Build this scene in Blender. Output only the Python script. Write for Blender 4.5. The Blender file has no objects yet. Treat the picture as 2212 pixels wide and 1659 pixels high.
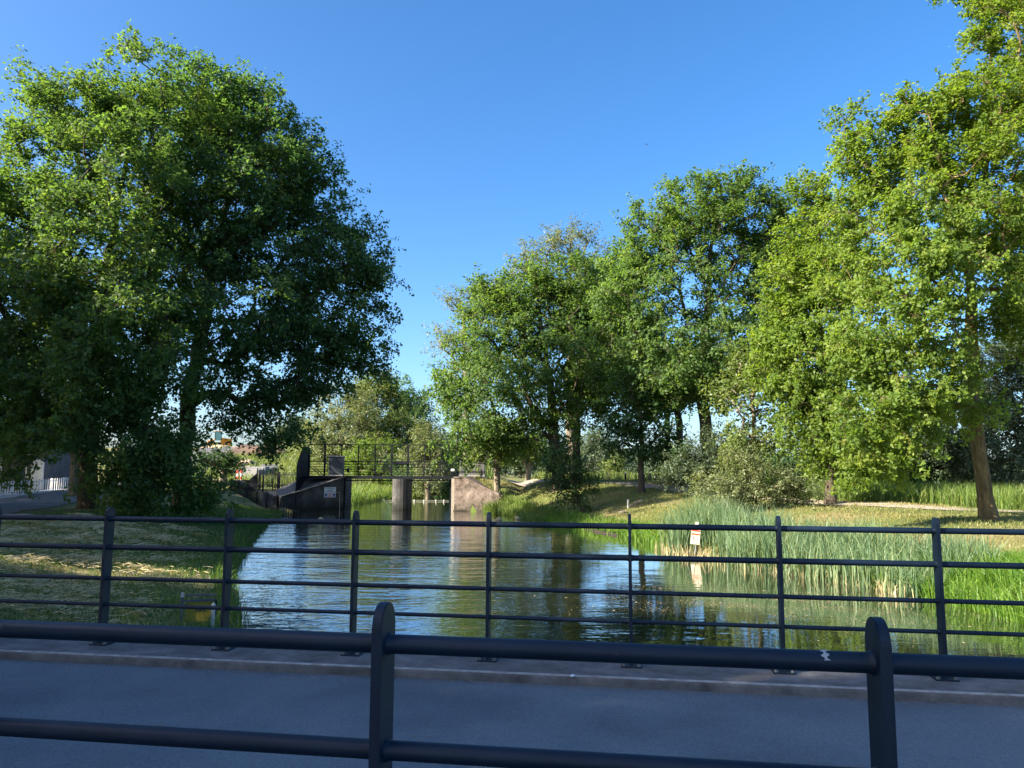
import bpy, bmesh, math, random
import numpy as np
from mathutils import Vector, Matrix

random.seed(7)
rng = np.random.default_rng(7)
scene = bpy.context.scene
COL = scene.collection

# ------------------------------------------------------------------ camera
PITCH, ROLL, EYE = 0.1161, 0.0046, 1.5
cp, sp_, cr, sr = math.cos(PITCH), math.sin(PITCH), math.cos(ROLL), math.sin(ROLL)
R_ = Vector((cr, -sr * sp_, sr * cp)); U_ = Vector((-sr, -cr * sp_, cr * cp)); F_ = Vector((0, cp, sp_))
cam = bpy.data.cameras.new("camera"); camo = bpy.data.objects.new("camera", cam); COL.objects.link(camo)
camo.matrix_world = Matrix(((R_.x, U_.x, -F_.x, 0), (R_.y, U_.y, -F_.y, 0), (R_.z, U_.z, -F_.z, EYE), (0, 0, 0, 1)))
cam.sensor_fit = 'HORIZONTAL'; cam.sensor_width = 36.0; cam.lens = 36.0 * 1923 / 2560
cam.clip_start = 0.05; cam.clip_end = 5000
scene.camera = camo

# ------------------------------------------------------------------ sky, sun, exposure
SUN_AZ = math.radians(24)      # behind the left shoulder
SUN_EL = math.radians(30)
TOSUN = Vector((-math.cos(SUN_AZ) * math.cos(SUN_EL), -math.sin(SUN_AZ) * math.cos(SUN_EL), math.sin(SUN_EL)))
world = bpy.data.worlds.new("World"); scene.world = world; world.use_nodes = True
nt = world.node_tree; bg = nt.nodes["Background"]
sky = nt.nodes.new("ShaderNodeTexSky"); sky.sky_type = 'NISHITA'; sky.sun_disc = False
sky.sun_elevation = SUN_EL
sky.sun_rotation = math.atan2(TOSUN.x, TOSUN.y)
sky.air_density = 0.8; sky.dust_density = 2.0; sky.ozone_density = 3.0; sky.altitude = 0
hsv = nt.nodes.new("ShaderNodeHueSaturation"); hsv.inputs["Saturation"].default_value = 1.27
nt.links.new(sky.outputs[0], hsv.inputs["Color"]); nt.links.new(hsv.outputs[0], bg.inputs[0]); bg.inputs[1].default_value = 0.092
sun = bpy.data.lights.new("sun", 'SUN'); sun.energy = 5.0; sun.angle = math.radians(0.5); sun.color = (1.0, 0.90, 0.74)
suno = bpy.data.objects.new("sun", sun); COL.objects.link(suno)
suno.rotation_euler = (-TOSUN).to_track_quat('-Z', 'Y').to_euler(); suno.location = (-60, -30, 40)
vs = scene.view_settings
vs.view_transform = 'Standard'; vs.look = 'None'; vs.gamma = 1.0; vs.use_curve_mapping = False
vs.exposure = 1.9

# ------------------------------------------------------------------ helpers
def P(x, y, d, full=False):
    """point at forward distance d seen at picture position (x, y) of a 2212 wide picture"""
    a = (x - 1106) / 1661.6; b = (829.5 - y) / 1661.6
    a, b = a * cr - b * sr, a * sr + b * cr
    Y = cp - b * sp_; Z = sp_ + b * cp
    t = d / Y
    return Vector((a * t, d, EYE + Z * t))

def tag(o, label=None, cat=None, group=None, kind=None):
    if label: o["label"] = label
    if cat: o["category"] = cat
    if group: o["group"] = group
    if kind: o["kind"] = kind
    return o

def empty(name, loc=(0, 0, 0), label=None, cat=None, group=None):
    o = bpy.data.objects.new(name, None); COL.objects.link(o); o.location = loc; o.empty_display_size = 0.2
    return tag(o, label, cat, group)

def link(name, me, mat=None, parent=None, loc=None):
    o = bpy.data.objects.new(name, me); COL.objects.link(o)
    if mat is not None and not me.materials: me.materials.append(mat)
    if parent is not None: o.parent = parent
    if loc is not None: o.location = loc
    return o

def mesh_np(name, V, F, attrs=None, smooth=False):
    V = np.asarray(V, dtype=np.float32); F = np.asarray(F, dtype=np.int32)
    n, k = F.shape
    me = bpy.data.meshes.new(name)
    me.vertices.add(len(V)); me.vertices.foreach_set("co", V.ravel())
    me.loops.add(n * k); me.loops.foreach_set("vertex_index", F.ravel())
    me.polygons.add(n); me.polygons.foreach_set("loop_start", np.arange(0, n * k, k, dtype=np.int32))
    try: me.polygons.foreach_set("loop_total", np.full(n, k, dtype=np.int32))
    except Exception: pass
    me.update(calc_edges=True)
    if smooth: me.polygons.foreach_set("use_smooth", np.ones(n, dtype=bool))
    if attrs:
        for an, arr in attrs.items():
            at = me.attributes.new(an, 'FLOAT', 'FACE'); at.data.foreach_set("value", np.asarray(arr, dtype=np.float32))
    return me

def bm_obj(name, bm, mat, parent=None, smooth=False, loc=None):
    bmesh.ops.recalc_face_normals(bm, faces=bm.faces)
    me = bpy.data.meshes.new(name); bm.to_mesh(me); bm.free()
    if smooth:
        for p in me.polygons: p.use_smooth = True
    return link(name, me, mat, parent, loc)

def bbox(bm, cx, cy, cz, sx, sy, sz, rot=None, bevel=0.0):
    g = bmesh.ops.create_cube(bm, size=1.0)
    vs_ = g['verts']
    bmesh.ops.scale(bm, vec=(sx, sy, sz), verts=vs_)
    if bevel:
        es = list({e for v in vs_ for e in v.link_edges})
        r = bmesh.ops.bevel(bm, geom=es, offset=bevel, segments=2, affect='EDGES', profile=0.6)
        vs_ = list({v for f in r['faces'] for v in f.verts} | {v for v in vs_ if v.is_valid})
    if rot is not None: bmesh.ops.rotate(bm, matrix=rot, verts=vs_)
    bmesh.ops.translate(bm, vec=(cx, cy, cz), verts=vs_)
    return vs_

def bcyl(bm, a, b, r1, r2=None, n=10, caps=True):
    a = Vector(a); b = Vector(b); r2 = r1 if r2 is None else r2
    d = b - a; L = d.length
    m = Matrix.Translation((a + b) / 2) @ d.to_track_quat('Z', 'Y').to_matrix().to_4x4()
    return bmesh.ops.create_cone(bm, cap_ends=caps, cap_tris=False, segments=n, radius1=r1, radius2=r2, depth=L, matrix=m)['verts']

def bprism(bm, pts):
    """convex-ish prism from a bottom and a top list of points"""
    bot, top = pts
    vb = [bm.verts.new(p) for p in bot]; vt = [bm.verts.new(p) for p in top]
    n = len(vb)
    bm.faces.new(vb[::-1]); bm.faces.new(vt)
    for i in range(n): bm.faces.new((vb[i], vb[(i + 1) % n], vt[(i + 1) % n], vt[i]))

def box_obj(name, c, s, mat, parent=None, rz=0, bevel=0.0):
    bm = bmesh.new(); bbox(bm, 0, 0, 0, *s, bevel=bevel)
    o = bm_obj(name, bm, mat, parent); o.location = c; o.rotation_euler = (0, 0, rz)
    return o

# ------------------------------------------------------------------ materials
def new_mat(name):
    m = bpy.data.materials.new(name); m.use_nodes = True
    return m, m.node_tree, m.node_tree.nodes["Principled BSDF"]

def N(nt_, t, **kw):
    n = nt_.nodes.new(t)
    for k, v in kw.items(): setattr(n, k, v)
    return n

def ramp(nt_, stops):
    r = nt_.nodes.new("ShaderNodeValToRGB"); e = r.color_ramp.elements
    while len(e) < len(stops): e.new(0.5)
    for i, (p, c) in enumerate(stops):
        e[i].position = p; e[i].color = (*c, 1) if len(c) == 3 else c
    return r

def noise_mat(name, stops, scale=4, rough=0.8, bump=0.3, bscale=None, detail=8, spec=0.3, dist=0.02, stretch=None, metal=0.0):
    m, t, b = new_mat(name)
    tc = N(t, "ShaderNodeTexCoord"); src = tc.outputs["Object"]
    if stretch:
        mp = N(t, "ShaderNodeMapping"); mp.inputs["Scale"].default_value = stretch
        t.links.new(src, mp.inputs[0]); src = mp.outputs[0]
    n1 = N(t, "ShaderNodeTexNoise"); n1.inputs["Scale"].default_value = scale; n1.inputs["Detail"].default_value = detail
    n1.inputs["Roughness"].default_value = 0.65
    t.links.new(src, n1.inputs["Vector"])
    r = ramp(t, stops); t.links.new(n1.outputs["Fac"], r.inputs[0]); t.links.new(r.outputs[0], b.inputs["Base Color"])
    b.inputs["Roughness"].default_value = rough; b.inputs["Specular IOR Level"].default_value = spec; b.inputs["Metallic"].default_value = metal
    if bump:
        n2 = N(t, "ShaderNodeTexNoise"); n2.inputs["Scale"].default_value = bscale or scale * 4; n2.inputs["Detail"].default_value = 6
        t.links.new(src, n2.inputs["Vector"])
        bp = N(t, "ShaderNodeBump"); bp.inputs["Strength"].default_value = bump; bp.inputs["Distance"].default_value = dist
        t.links.new(n2.outputs["Fac"], bp.inputs["Height"]); t.links.new(bp.outputs[0], b.inputs["Normal"])
    return m

def leaf_mat(name, lo, mid, hi, trans=0.35, rough=0.5, spec=0.35):
    m, t, b = new_mat(name)
    at = N(t, "ShaderNodeAttribute"); at.attribute_name = "tint"
    r = ramp(t, [(0.0, lo), (0.55, mid), (1.0, hi)])
    t.links.new(at.outputs["Fac"], r.inputs[0]); t.links.new(r.outputs[0], b.inputs["Base Color"])
    b.inputs["Roughness"].default_value = rough; b.inputs["Specular IOR Level"].default_value = spec
    tr = N(t, "ShaderNodeBsdfTranslucent")
    mx = N(t, "ShaderNodeMix", data_type='RGBA', blend_type='MULTIPLY'); mx.inputs["Factor"].default_value = 1.0
    t.links.new(r.outputs[0], mx.inputs["A"]); mx.inputs["B"].default_value = (2.2, 2.1, 0.9, 1)
    t.links.new(mx.outputs["Result"], tr.inputs[0])
    ms = N(t, "ShaderNodeMixShader"); ms.inputs[0].default_value = trans
    t.links.new(b.outputs[0], ms.inputs[1]); t.links.new(tr.outputs[0], ms.inputs[2])
    t.links.new(ms.outputs[0], t.nodes["Material Output"].inputs[0])
    return m

M = {}
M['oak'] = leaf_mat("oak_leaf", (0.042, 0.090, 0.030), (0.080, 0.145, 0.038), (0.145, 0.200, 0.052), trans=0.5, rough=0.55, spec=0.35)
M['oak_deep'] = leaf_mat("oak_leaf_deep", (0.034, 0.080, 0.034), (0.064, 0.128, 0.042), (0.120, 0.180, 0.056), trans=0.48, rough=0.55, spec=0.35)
M['oak_yellow'] = leaf_mat("oak_leaf_yellow", (0.065, 0.118, 0.022), (0.120, 0.190, 0.030), (0.215, 0.255, 0.055), trans=0.5, rough=0.55, spec=0.32)
M['willow'] = leaf_mat("willow_leaf", (0.085, 0.115, 0.055), (0.140, 0.170, 0.080), (0.200, 0.215, 0.115), trans=0.3)
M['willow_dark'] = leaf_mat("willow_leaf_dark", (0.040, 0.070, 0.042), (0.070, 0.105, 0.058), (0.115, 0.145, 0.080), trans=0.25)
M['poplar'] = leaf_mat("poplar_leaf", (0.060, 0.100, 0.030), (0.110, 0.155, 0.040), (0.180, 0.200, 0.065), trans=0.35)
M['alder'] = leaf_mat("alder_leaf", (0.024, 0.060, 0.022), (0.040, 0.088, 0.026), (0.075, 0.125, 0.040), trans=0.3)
M['reed'] = leaf_mat("cattail_leaf", (0.070, 0.125, 0.065), (0.115, 0.190, 0.100), (0.210, 0.255, 0.125), trans=0.3, rough=0.45)
M['tallgrass'] = leaf_mat("tall_grass", (0.070, 0.125, 0.026), (0.115, 0.190, 0.036), (0.220, 0.250, 0.075), trans=0.35)
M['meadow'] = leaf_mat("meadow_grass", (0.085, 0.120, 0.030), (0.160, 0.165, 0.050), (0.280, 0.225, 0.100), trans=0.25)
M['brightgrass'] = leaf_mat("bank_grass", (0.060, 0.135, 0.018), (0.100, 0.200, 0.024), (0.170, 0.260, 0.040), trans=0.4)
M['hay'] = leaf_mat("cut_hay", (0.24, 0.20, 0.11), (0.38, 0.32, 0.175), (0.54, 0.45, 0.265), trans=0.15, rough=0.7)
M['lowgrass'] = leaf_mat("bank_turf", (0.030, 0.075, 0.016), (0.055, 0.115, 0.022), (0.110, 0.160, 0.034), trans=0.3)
M['bark'] = noise_mat("bark", [(0.3, (0.035, 0.028, 0.020)), (0.55, (0.085, 0.066, 0.045)), (0.75, (0.14, 0.11, 0.075))], scale=5, rough=0.95, bump=0.9, bscale=14, dist=0.04, stretch=(3, 3, 0.7))
M['bark_moss'] = noise_mat("mossy_bark", [(0.3, (0.055, 0.040, 0.022)), (0.5, (0.135, 0.100, 0.048)), (0.72, (0.22, 0.165, 0.075))], scale=3, rough=0.95, bump=0.9, bscale=14, dist=0.04, stretch=(3, 3, 0.8))
M['bark_pale'] = noise_mat("pale_bark", [(0.3, (0.10, 0.08, 0.06)), (0.7, (0.26, 0.22, 0.16))], scale=4, rough=0.95, bump=0.6, stretch=(2, 2, 0.6))
M['paint'] = noise_mat("railing_paint", [(0.35, (0.003, 0.010, 0.023)), (0.65, (0.0045, 0.015, 0.032)), (0.80, (0.009, 0.024, 0.046))], scale=6, rough=0.5, bump=0.12, bscale=60, spec=0.35, dist=0.004)
def chipped(m):
    t = m.node_tree; b = t.nodes["Principled BSDF"]; old = b.inputs["Base Color"].links[0].from_socket
    tc = N(t, "ShaderNodeTexCoord"); mp = N(t, "ShaderNodeMapping"); mp.inputs["Scale"].default_value = (0.35, 1, 1); t.links.new(tc.outputs["Object"], mp.inputs[0])
    n = N(t, "ShaderNodeTexNoise"); n.inputs["Scale"].default_value = 26; n.inputs["Detail"].default_value = 9; n.inputs["Roughness"].default_value = 0.7
    oi = N(t, "ShaderNodeObjectInfo"); ad = N(t, "ShaderNodeVectorMath", operation='ADD'); t.links.new(mp.outputs[0], ad.inputs[0])
    sc = N(t, "ShaderNodeMath", operation='MULTIPLY'); t.links.new(oi.outputs["Random"], sc.inputs[0]); sc.inputs[1].default_value = 40; t.links.new(sc.outputs[0], ad.inputs[1])
    t.links.new(ad.outputs[0], n.inputs["Vector"])
    r = ramp(t, [(0.69, (0, 0, 0)), (0.72, (1, 1, 1))]); t.links.new(n.outputs["Fac"], r.inputs[0])
    mx = N(t, "ShaderNodeMix", data_type='RGBA'); t.links.new(r.outputs[0], mx.inputs["Factor"]); t.links.new(old, mx.inputs["A"]); mx.inputs["B"].default_value = (0.10, 0.105, 0.11, 1)
    t.links.new(mx.outputs["Result"], b.inputs["Base Color"])
    n2 = N(t, "ShaderNodeTexNoise"); n2.inputs["Scale"].default_value = 5; t.links.new(ad.outputs[0], n2.inputs["Vector"])
    mr = N(t, "ShaderNodeMapRange"); mr.inputs["To Min"].default_value = 0.36; mr.inputs["To Max"].default_value = 0.66; t.links.new(n2.outputs["Fac"], mr.inputs["Value"]); t.links.new(mr.outputs[0], b.inputs["Roughness"])
chipped(M['paint'])
M['steel_dark'] = noise_mat("dark_steel", [(0.3, (0.006, 0.008, 0.013)), (0.7, (0.012, 0.015, 0.022))], scale=5, rough=0.65, bump=0, spec=0.2)
M['bolt'] = noise_mat("galvanised_bolt", [(0.3, (0.12, 0.13, 0.14)), (0.7, (0.24, 0.25, 0.26))], scale=30, rough=0.55, bump=0, metal=0.6)
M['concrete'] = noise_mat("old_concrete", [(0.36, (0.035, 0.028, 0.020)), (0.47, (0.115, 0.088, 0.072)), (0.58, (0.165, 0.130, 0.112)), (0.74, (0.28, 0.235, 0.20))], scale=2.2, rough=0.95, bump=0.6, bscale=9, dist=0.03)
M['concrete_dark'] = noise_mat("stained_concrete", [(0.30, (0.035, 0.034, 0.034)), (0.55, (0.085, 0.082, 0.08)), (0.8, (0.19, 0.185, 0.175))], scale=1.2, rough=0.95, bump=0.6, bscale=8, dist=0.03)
def tide_mark(m, z0, z1s, col):
    t = m.node_tree; b = t.nodes["Principled BSDF"]; old = b.inputs["Base Color"].links[0].from_socket
    g = N(t, "ShaderNodeNewGeometry"); sx = N(t, "ShaderNodeSeparateXYZ"); t.links.new(g.outputs["Position"], sx.inputs[0])
    n = N(t, "ShaderNodeTexNoise"); n.inputs["Scale"].default_value = 1.7; n.inputs["Detail"].default_value = 8; n.inputs["Roughness"].default_value = 0.7; t.links.new(g.outputs["Position"], n.inputs["Vector"])
    a = N(t, "ShaderNodeMath", operation='MULTIPLY_ADD'); t.links.new(n.outputs["Fac"], a.inputs[0]); a.inputs[1].default_value = -1.5; t.links.new(sx.outputs["Z"], a.inputs[2])
    mr = N(t, "ShaderNodeMapRange"); mr.inputs["From Min"].default_value = z0 - 0.75; mr.inputs["From Max"].default_value = z1s - 0.75; mr.inputs["To Min"].default_value = 0.85; mr.inputs["To Max"].default_value = 0.0
    t.links.new(a.outputs[0], mr.inputs["Value"])
    mx = N(t, "ShaderNodeMix", data_type='RGBA'); t.links.new(mr.outputs[0], mx.inputs["Factor"]); t.links.new(old, mx.inputs["A"]); mx.inputs["B"].default_value = (*col, 1)
    t.links.new(mx.outputs["Result"], b.inputs["Base Color"])
tide_mark(M['concrete'], -1.0, -0.35, (0.030, 0.028, 0.018)); tide_mark(M['concrete_dark'], -1.0, -0.3, (0.014, 0.018, 0.012))
M['slab'] = noise_mat("grey_slab", [(0.3, (0.24, 0.24, 0.24)), (0.7, (0.36, 0.35, 0.34))], scale=2, rough=0.9, bump=0.3)
M['cabinet'] = noise_mat("cabinet_paint", [(0.3, (0.050, 0.062, 0.078)), (0.7, (0.065, 0.078, 0.095))], scale=2, rough=0.5, bump=0)
M['cabinet_lid'] = noise_mat("cabinet_lid", [(0.3, (0.28, 0.29, 0.30)), (0.7, (0.35, 0.36, 0.37))], scale=2, rough=0.5, bump=0)
M['render_grey'] = noise_mat("grey_cladding", [(0.3, (0.105, 0.105, 0.115)), (0.7, (0.135, 0.135, 0.145))], scale=1.5, rough=0.7, bump=0.1)
M['trim'] = noise_mat("pale_trim", [(0.3, (0.32, 0.28, 0.22)), (0.7, (0.42, 0.37, 0.30))], scale=3, rough=0.8, bump=0.1)
M['white'] = noise_mat("white_paint", [(0.3, (0.66, 0.68, 0.70)), (0.7, (0.80, 0.81, 0.82))], scale=3, rough=0.6, bump=0)
M['sign_white'] = noise_mat("sign_white", [(0.3, (0.62, 0.63, 0.66)), (0.7, (0.72, 0.73, 0.75))], scale=8, rough=0.5, bump=0)
M['sign_old'] = noise_mat("weathered_sign", [(0.35, (0.40, 0.31, 0.16)), (0.5, (0.52, 0.46, 0.34)), (0.7, (0.60, 0.57, 0.50))], scale=5, rough=0.7, bump=0)
M['red'] = noise_mat("sign_red", [(0.3, (0.50, 0.045, 0.02)), (0.7, (0.62, 0.07, 0.035))], scale=6, rough=0.5, bump=0)
M['blue'] = noise_mat("sign_blue", [(0.3, (0.01, 0.03, 0.22)), (0.7, (0.015, 0.045, 0.30))], scale=6, rough=0.5, bump=0)
M['ink'] = noise_mat("sign_ink", [(0.3, (0.02, 0.02, 0.02)), (0.7, (0.05, 0.05, 0.05))], scale=6, rough=0.6, bump=0)
M['yellow'] = noise_mat("yellow_board", [(0.3, (0.24, 0.17, 0.02)), (0.7, (0.36, 0.26, 0.03))], scale=6, rough=0.6, bump=0.1)
M['orange'] = noise_mat("loader_paint", [(0.3, (0.55, 0.20, 0.01)), (0.7, (0.70, 0.28, 0.015))], scale=3, rough=0.45, bump=0)
M['rubber'] = noise_mat("tyre_rubber", [(0.3, (0.012, 0.012, 0.012)), (0.7, (0.03, 0.028, 0.026))], scale=6, rough=0.9, bump=0.2)
M['wood_dark'] = noise_mat("wet_timber", [(0.3, (0.012, 0.010, 0.009)), (0.7, (0.045, 0.036, 0.028))], scale=6, rough=0.85, bump=0.4, stretch=(3, 3, 0.5))
M['wood'] = noise_mat("weathered_wood", [(0.3, (0.10, 0.085, 0.065)), (0.7, (0.24, 0.20, 0.155))], scale=5, rough=0.9, bump=0.4, stretch=(4, 4, 0.5))
M['wood_pale'] = noise_mat("pale_stake", [(0.3, (0.38, 0.37, 0.33)), (0.7, (0.55, 0.54, 0.49))], scale=6, rough=0.9, bump=0.4, stretch=(6, 6, 0.6))
M['log'] = noise_mat("log_ends", [(0.3, (0.16, 0.10, 0.06)), (0.7, (0.36, 0.26, 0.18))], scale=5, rough=0.95, bump=0.3)
M['buoy'] = noise_mat("buoy_float", [(0.3, (0.48, 0.34, 0.14)), (0.7, (0.66, 0.52, 0.28))], scale=5, rough=0.6, bump=0)
M['buoy_white'] = noise_mat("white_float", [(0.3, (0.60, 0.55, 0.42)), (0.7, (0.74, 0.70, 0.60))], scale=5, rough=0.6, bump=0)
M['dirt'] = noise_mat("dark_soil", [(0.3, (0.050, 0.034, 0.026)), (0.7, (0.115, 0.078, 0.058))], scale=0.9, rough=1.0, bump=0.8, bscale=4, dist=0.1)
M['sand'] = noise_mat("sand_heap", [(0.3, (0.36, 0.26, 0.17)), (0.7, (0.52, 0.41, 0.28))], scale=1.5, rough=1.0, bump=0.4)
M['brick'] = noise_mat("grey_brick", [(0.3, (0.10, 0.085, 0.085)), (0.7, (0.18, 0.15, 0.14))], scale=3, rough=0.9, bump=0.3)
M['tile'] = noise_mat("roof_tile", [(0.3, (0.05, 0.045, 0.045)), (0.7, (0.10, 0.085, 0.08))], scale=4, rough=0.8, bump=0.3)
M['paper'] = noise_mat("paper", [(0.3, (0.60, 0.62, 0.68)), (0.7, (0.75, 0.76, 0.80))], scale=8, rough=0.8, bump=0.2)
M['bird'] = noise_mat("dark_feather", [(0.3, (0.012, 0.012, 0.014)), (0.7, (0.03, 0.03, 0.034))], scale=8, rough=0.8, bump=0)
M['rope'] = noise_mat("rope", [(0.3, (0.30, 0.29, 0.24)), (0.7, (0.45, 0.44, 0.38))], scale=8, rough=0.9, bump=0)
M['scum'] = leaf_mat("floating_flecks", (0.16, 0.11, 0.055), (0.30, 0.23, 0.12), (0.60, 0.52, 0.33), trans=0.05, rough=0.8)
M['yellowgreen'] = noise_mat("duckweed", [(0.3, (0.22, 0.24, 0.05)), (0.7, (0.34, 0.36, 0.09))], scale=9, rough=0.7, bump=0.2)

def glass_mat():
    m, t, b = new_mat("window_glass")
    b.inputs["Base Color"].default_value = (0.03, 0.04, 0.05, 1); b.inputs["Roughness"].default_value = 0.06; b.inputs["Specular IOR Level"].default_value = 0.7
    return m
M['glass'] = glass_mat()
def cabglass_mat():
    m, t, b = new_mat("tinted_cab_glass")
    b.inputs["Base Color"].default_value = (0.16, 0.38, 0.36, 1); b.inputs["Roughness"].default_value = 0.08; b.inputs["Specular IOR Level"].default_value = 0.9
    return m
M['cabglass'] = cabglass_mat()

def asphalt_mat(name, lo, hi, patch):
    m, t, b = new_mat(name)
    tc = N(t, "ShaderNodeTexCoord")
    n1 = N(t, "ShaderNodeTexNoise"); n1.inputs["Scale"].default_value = 90; n1.inputs["Detail"].default_value = 3
    n2 = N(t, "ShaderNodeTexNoise"); n2.inputs["Scale"].default_value = 0.9; n2.inputs["Detail"].default_value = 6
    n3 = N(t, "ShaderNodeTexVoronoi"); n3.inputs["Scale"].default_value = 160
    for n in (n1, n2, n3): t.links.new(tc.outputs["Object"], n.inputs["Vector"])
    r = ramp(t, [(0.35, lo), (0.7, hi)]); t.links.new(n1.outputs["Fac"], r.inputs[0])
    r2 = ramp(t, [(0.32, (0.70, 0.71, 0.73)), (0.5, (0.95, 0.95, 0.96)), (0.7, patch)]); t.links.new(n2.outputs["Fac"], r2.inputs[0])
    mx = N(t, "ShaderNodeMix", data_type='RGBA', blend_type='MULTIPLY'); mx.inputs["Factor"].default_value = 1
    t.links.new(r.outputs[0], mx.inputs["A"]); t.links.new(r2.outputs[0], mx.inputs["B"]); t.links.new(mx.outputs["Result"], b.inputs["Base Color"])
    b.inputs["Roughness"].default_value = 0.9; b.inputs["Specular IOR Level"].default_value = 0.25
    bp = N(t, "ShaderNodeBump"); bp.inputs["Strength"].default_value = 0.6; bp.inputs["Distance"].default_value = 0.004
    t.links.new(n3.outputs["Distance"], bp.inputs["Height"]); t.links.new(bp.outputs[0], b.inputs["Normal"])
    return m
M['asphalt'] = asphalt_mat("asphalt", (0.102, 0.128, 0.145), (0.160, 0.192, 0.212), (1.15, 1.15, 1.12))
M['kerb'] = noise_mat("kerb_concrete", [(0.30, (0.07, 0.067, 0.066)), (0.5, (0.125, 0.119, 0.117)), (0.7, (0.19, 0.182, 0.178))], scale=5, rough=0.95, bump=0.7, bscale=60, dist=0.006)
M['kerb_pale'] = noise_mat("worn_kerb_edge", [(0.30, (0.16, 0.15, 0.14)), (0.5, (0.30, 0.29, 0.275)), (0.7, (0.44, 0.43, 0.41))], scale=9, rough=0.95, bump=0.4, bscale=50, dist=0.006)
M['road'] = asphalt_mat("street_asphalt", (0.10, 0.098, 0.10), (0.15, 0.145, 0.145), (1.2, 1.15, 1.1))
M['paving'] = noise_mat("pale_paving", [(0.3, (0.30, 0.28, 0.27)), (0.7, (0.42, 0.39, 0.37))], scale=2, rough=0.9, bump=0.3)
M['brickpath'] = noise_mat("pink_brick_paving", [(0.3, (0.30, 0.20, 0.16)), (0.7, (0.42, 0.30, 0.24))], scale=3, rough=0.95, bump=0.3)
M['shellpath'] = noise_mat("shell_path", [(0.3, (0.26, 0.215, 0.175)), (0.7, (0.40, 0.335, 0.27))], scale=1.6, rough=0.95, bump=0.3)

def ground_mat():
    m, t, b = new_mat("meadow_ground")
    tc = N(t, "ShaderNodeTexCoord")
    n1 = N(t, "ShaderNodeTexNoise"); n1.inputs["Scale"].default_value = 0.22; n1.inputs["Detail"].default_value = 7; n1.inputs["Roughness"].default_value = 0.68
    n2 = N(t, "ShaderNodeTexNoise"); n2.inputs["Scale"].default_value = 5.0; n2.inputs["Detail"].default_value = 8; n2.inputs["Roughness"].default_value = 0.75
    for n in (n1, n2): t.links.new(tc.outputs["Object"], n.inputs["Vector"])
    r1 = ramp(t, [(0.36, (0.085, 0.120, 0.028)), (0.48, (0.140, 0.155, 0.045)), (0.57, (0.225, 0.195, 0.085)), (0.70, (0.31, 0.240, 0.135))])
    t.links.new(n1.outputs["Fac"], r1.inputs[0])
    r2 = ramp(t, [(0.3, (0.55, 0.6, 0.55)), (0.6, (1.0, 1.0, 1.0)), (0.8, (1.35, 1.3, 1.2))]); t.links.new(n2.outputs["Fac"], r2.inputs[0])
    mx = N(t, "ShaderNodeMix", data_type='RGBA', blend_type='MULTIPLY'); mx.inputs["Factor"].default_value = 1
    t.links.new(r1.outputs[0], mx.inputs["A"]); t.links.new(r2.outputs[0], mx.inputs["B"]); t.links.new(mx.outputs["Result"], b.inputs["Base Color"])
    b.inputs["Roughness"].default_value = 0.95; b.inputs["Specular IOR Level"].default_value = 0.15
    bp = N(t, "ShaderNodeBump"); bp.inputs["Strength"].default_value = 0.8; bp.inputs["Distance"].default_value = 0.06
    t.links.new(n2.outputs["Fac"], bp.inputs["Height"]); t.links.new(bp.outputs[0], b.inputs["Normal"])
    return m
M['ground'] = ground_mat()

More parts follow.
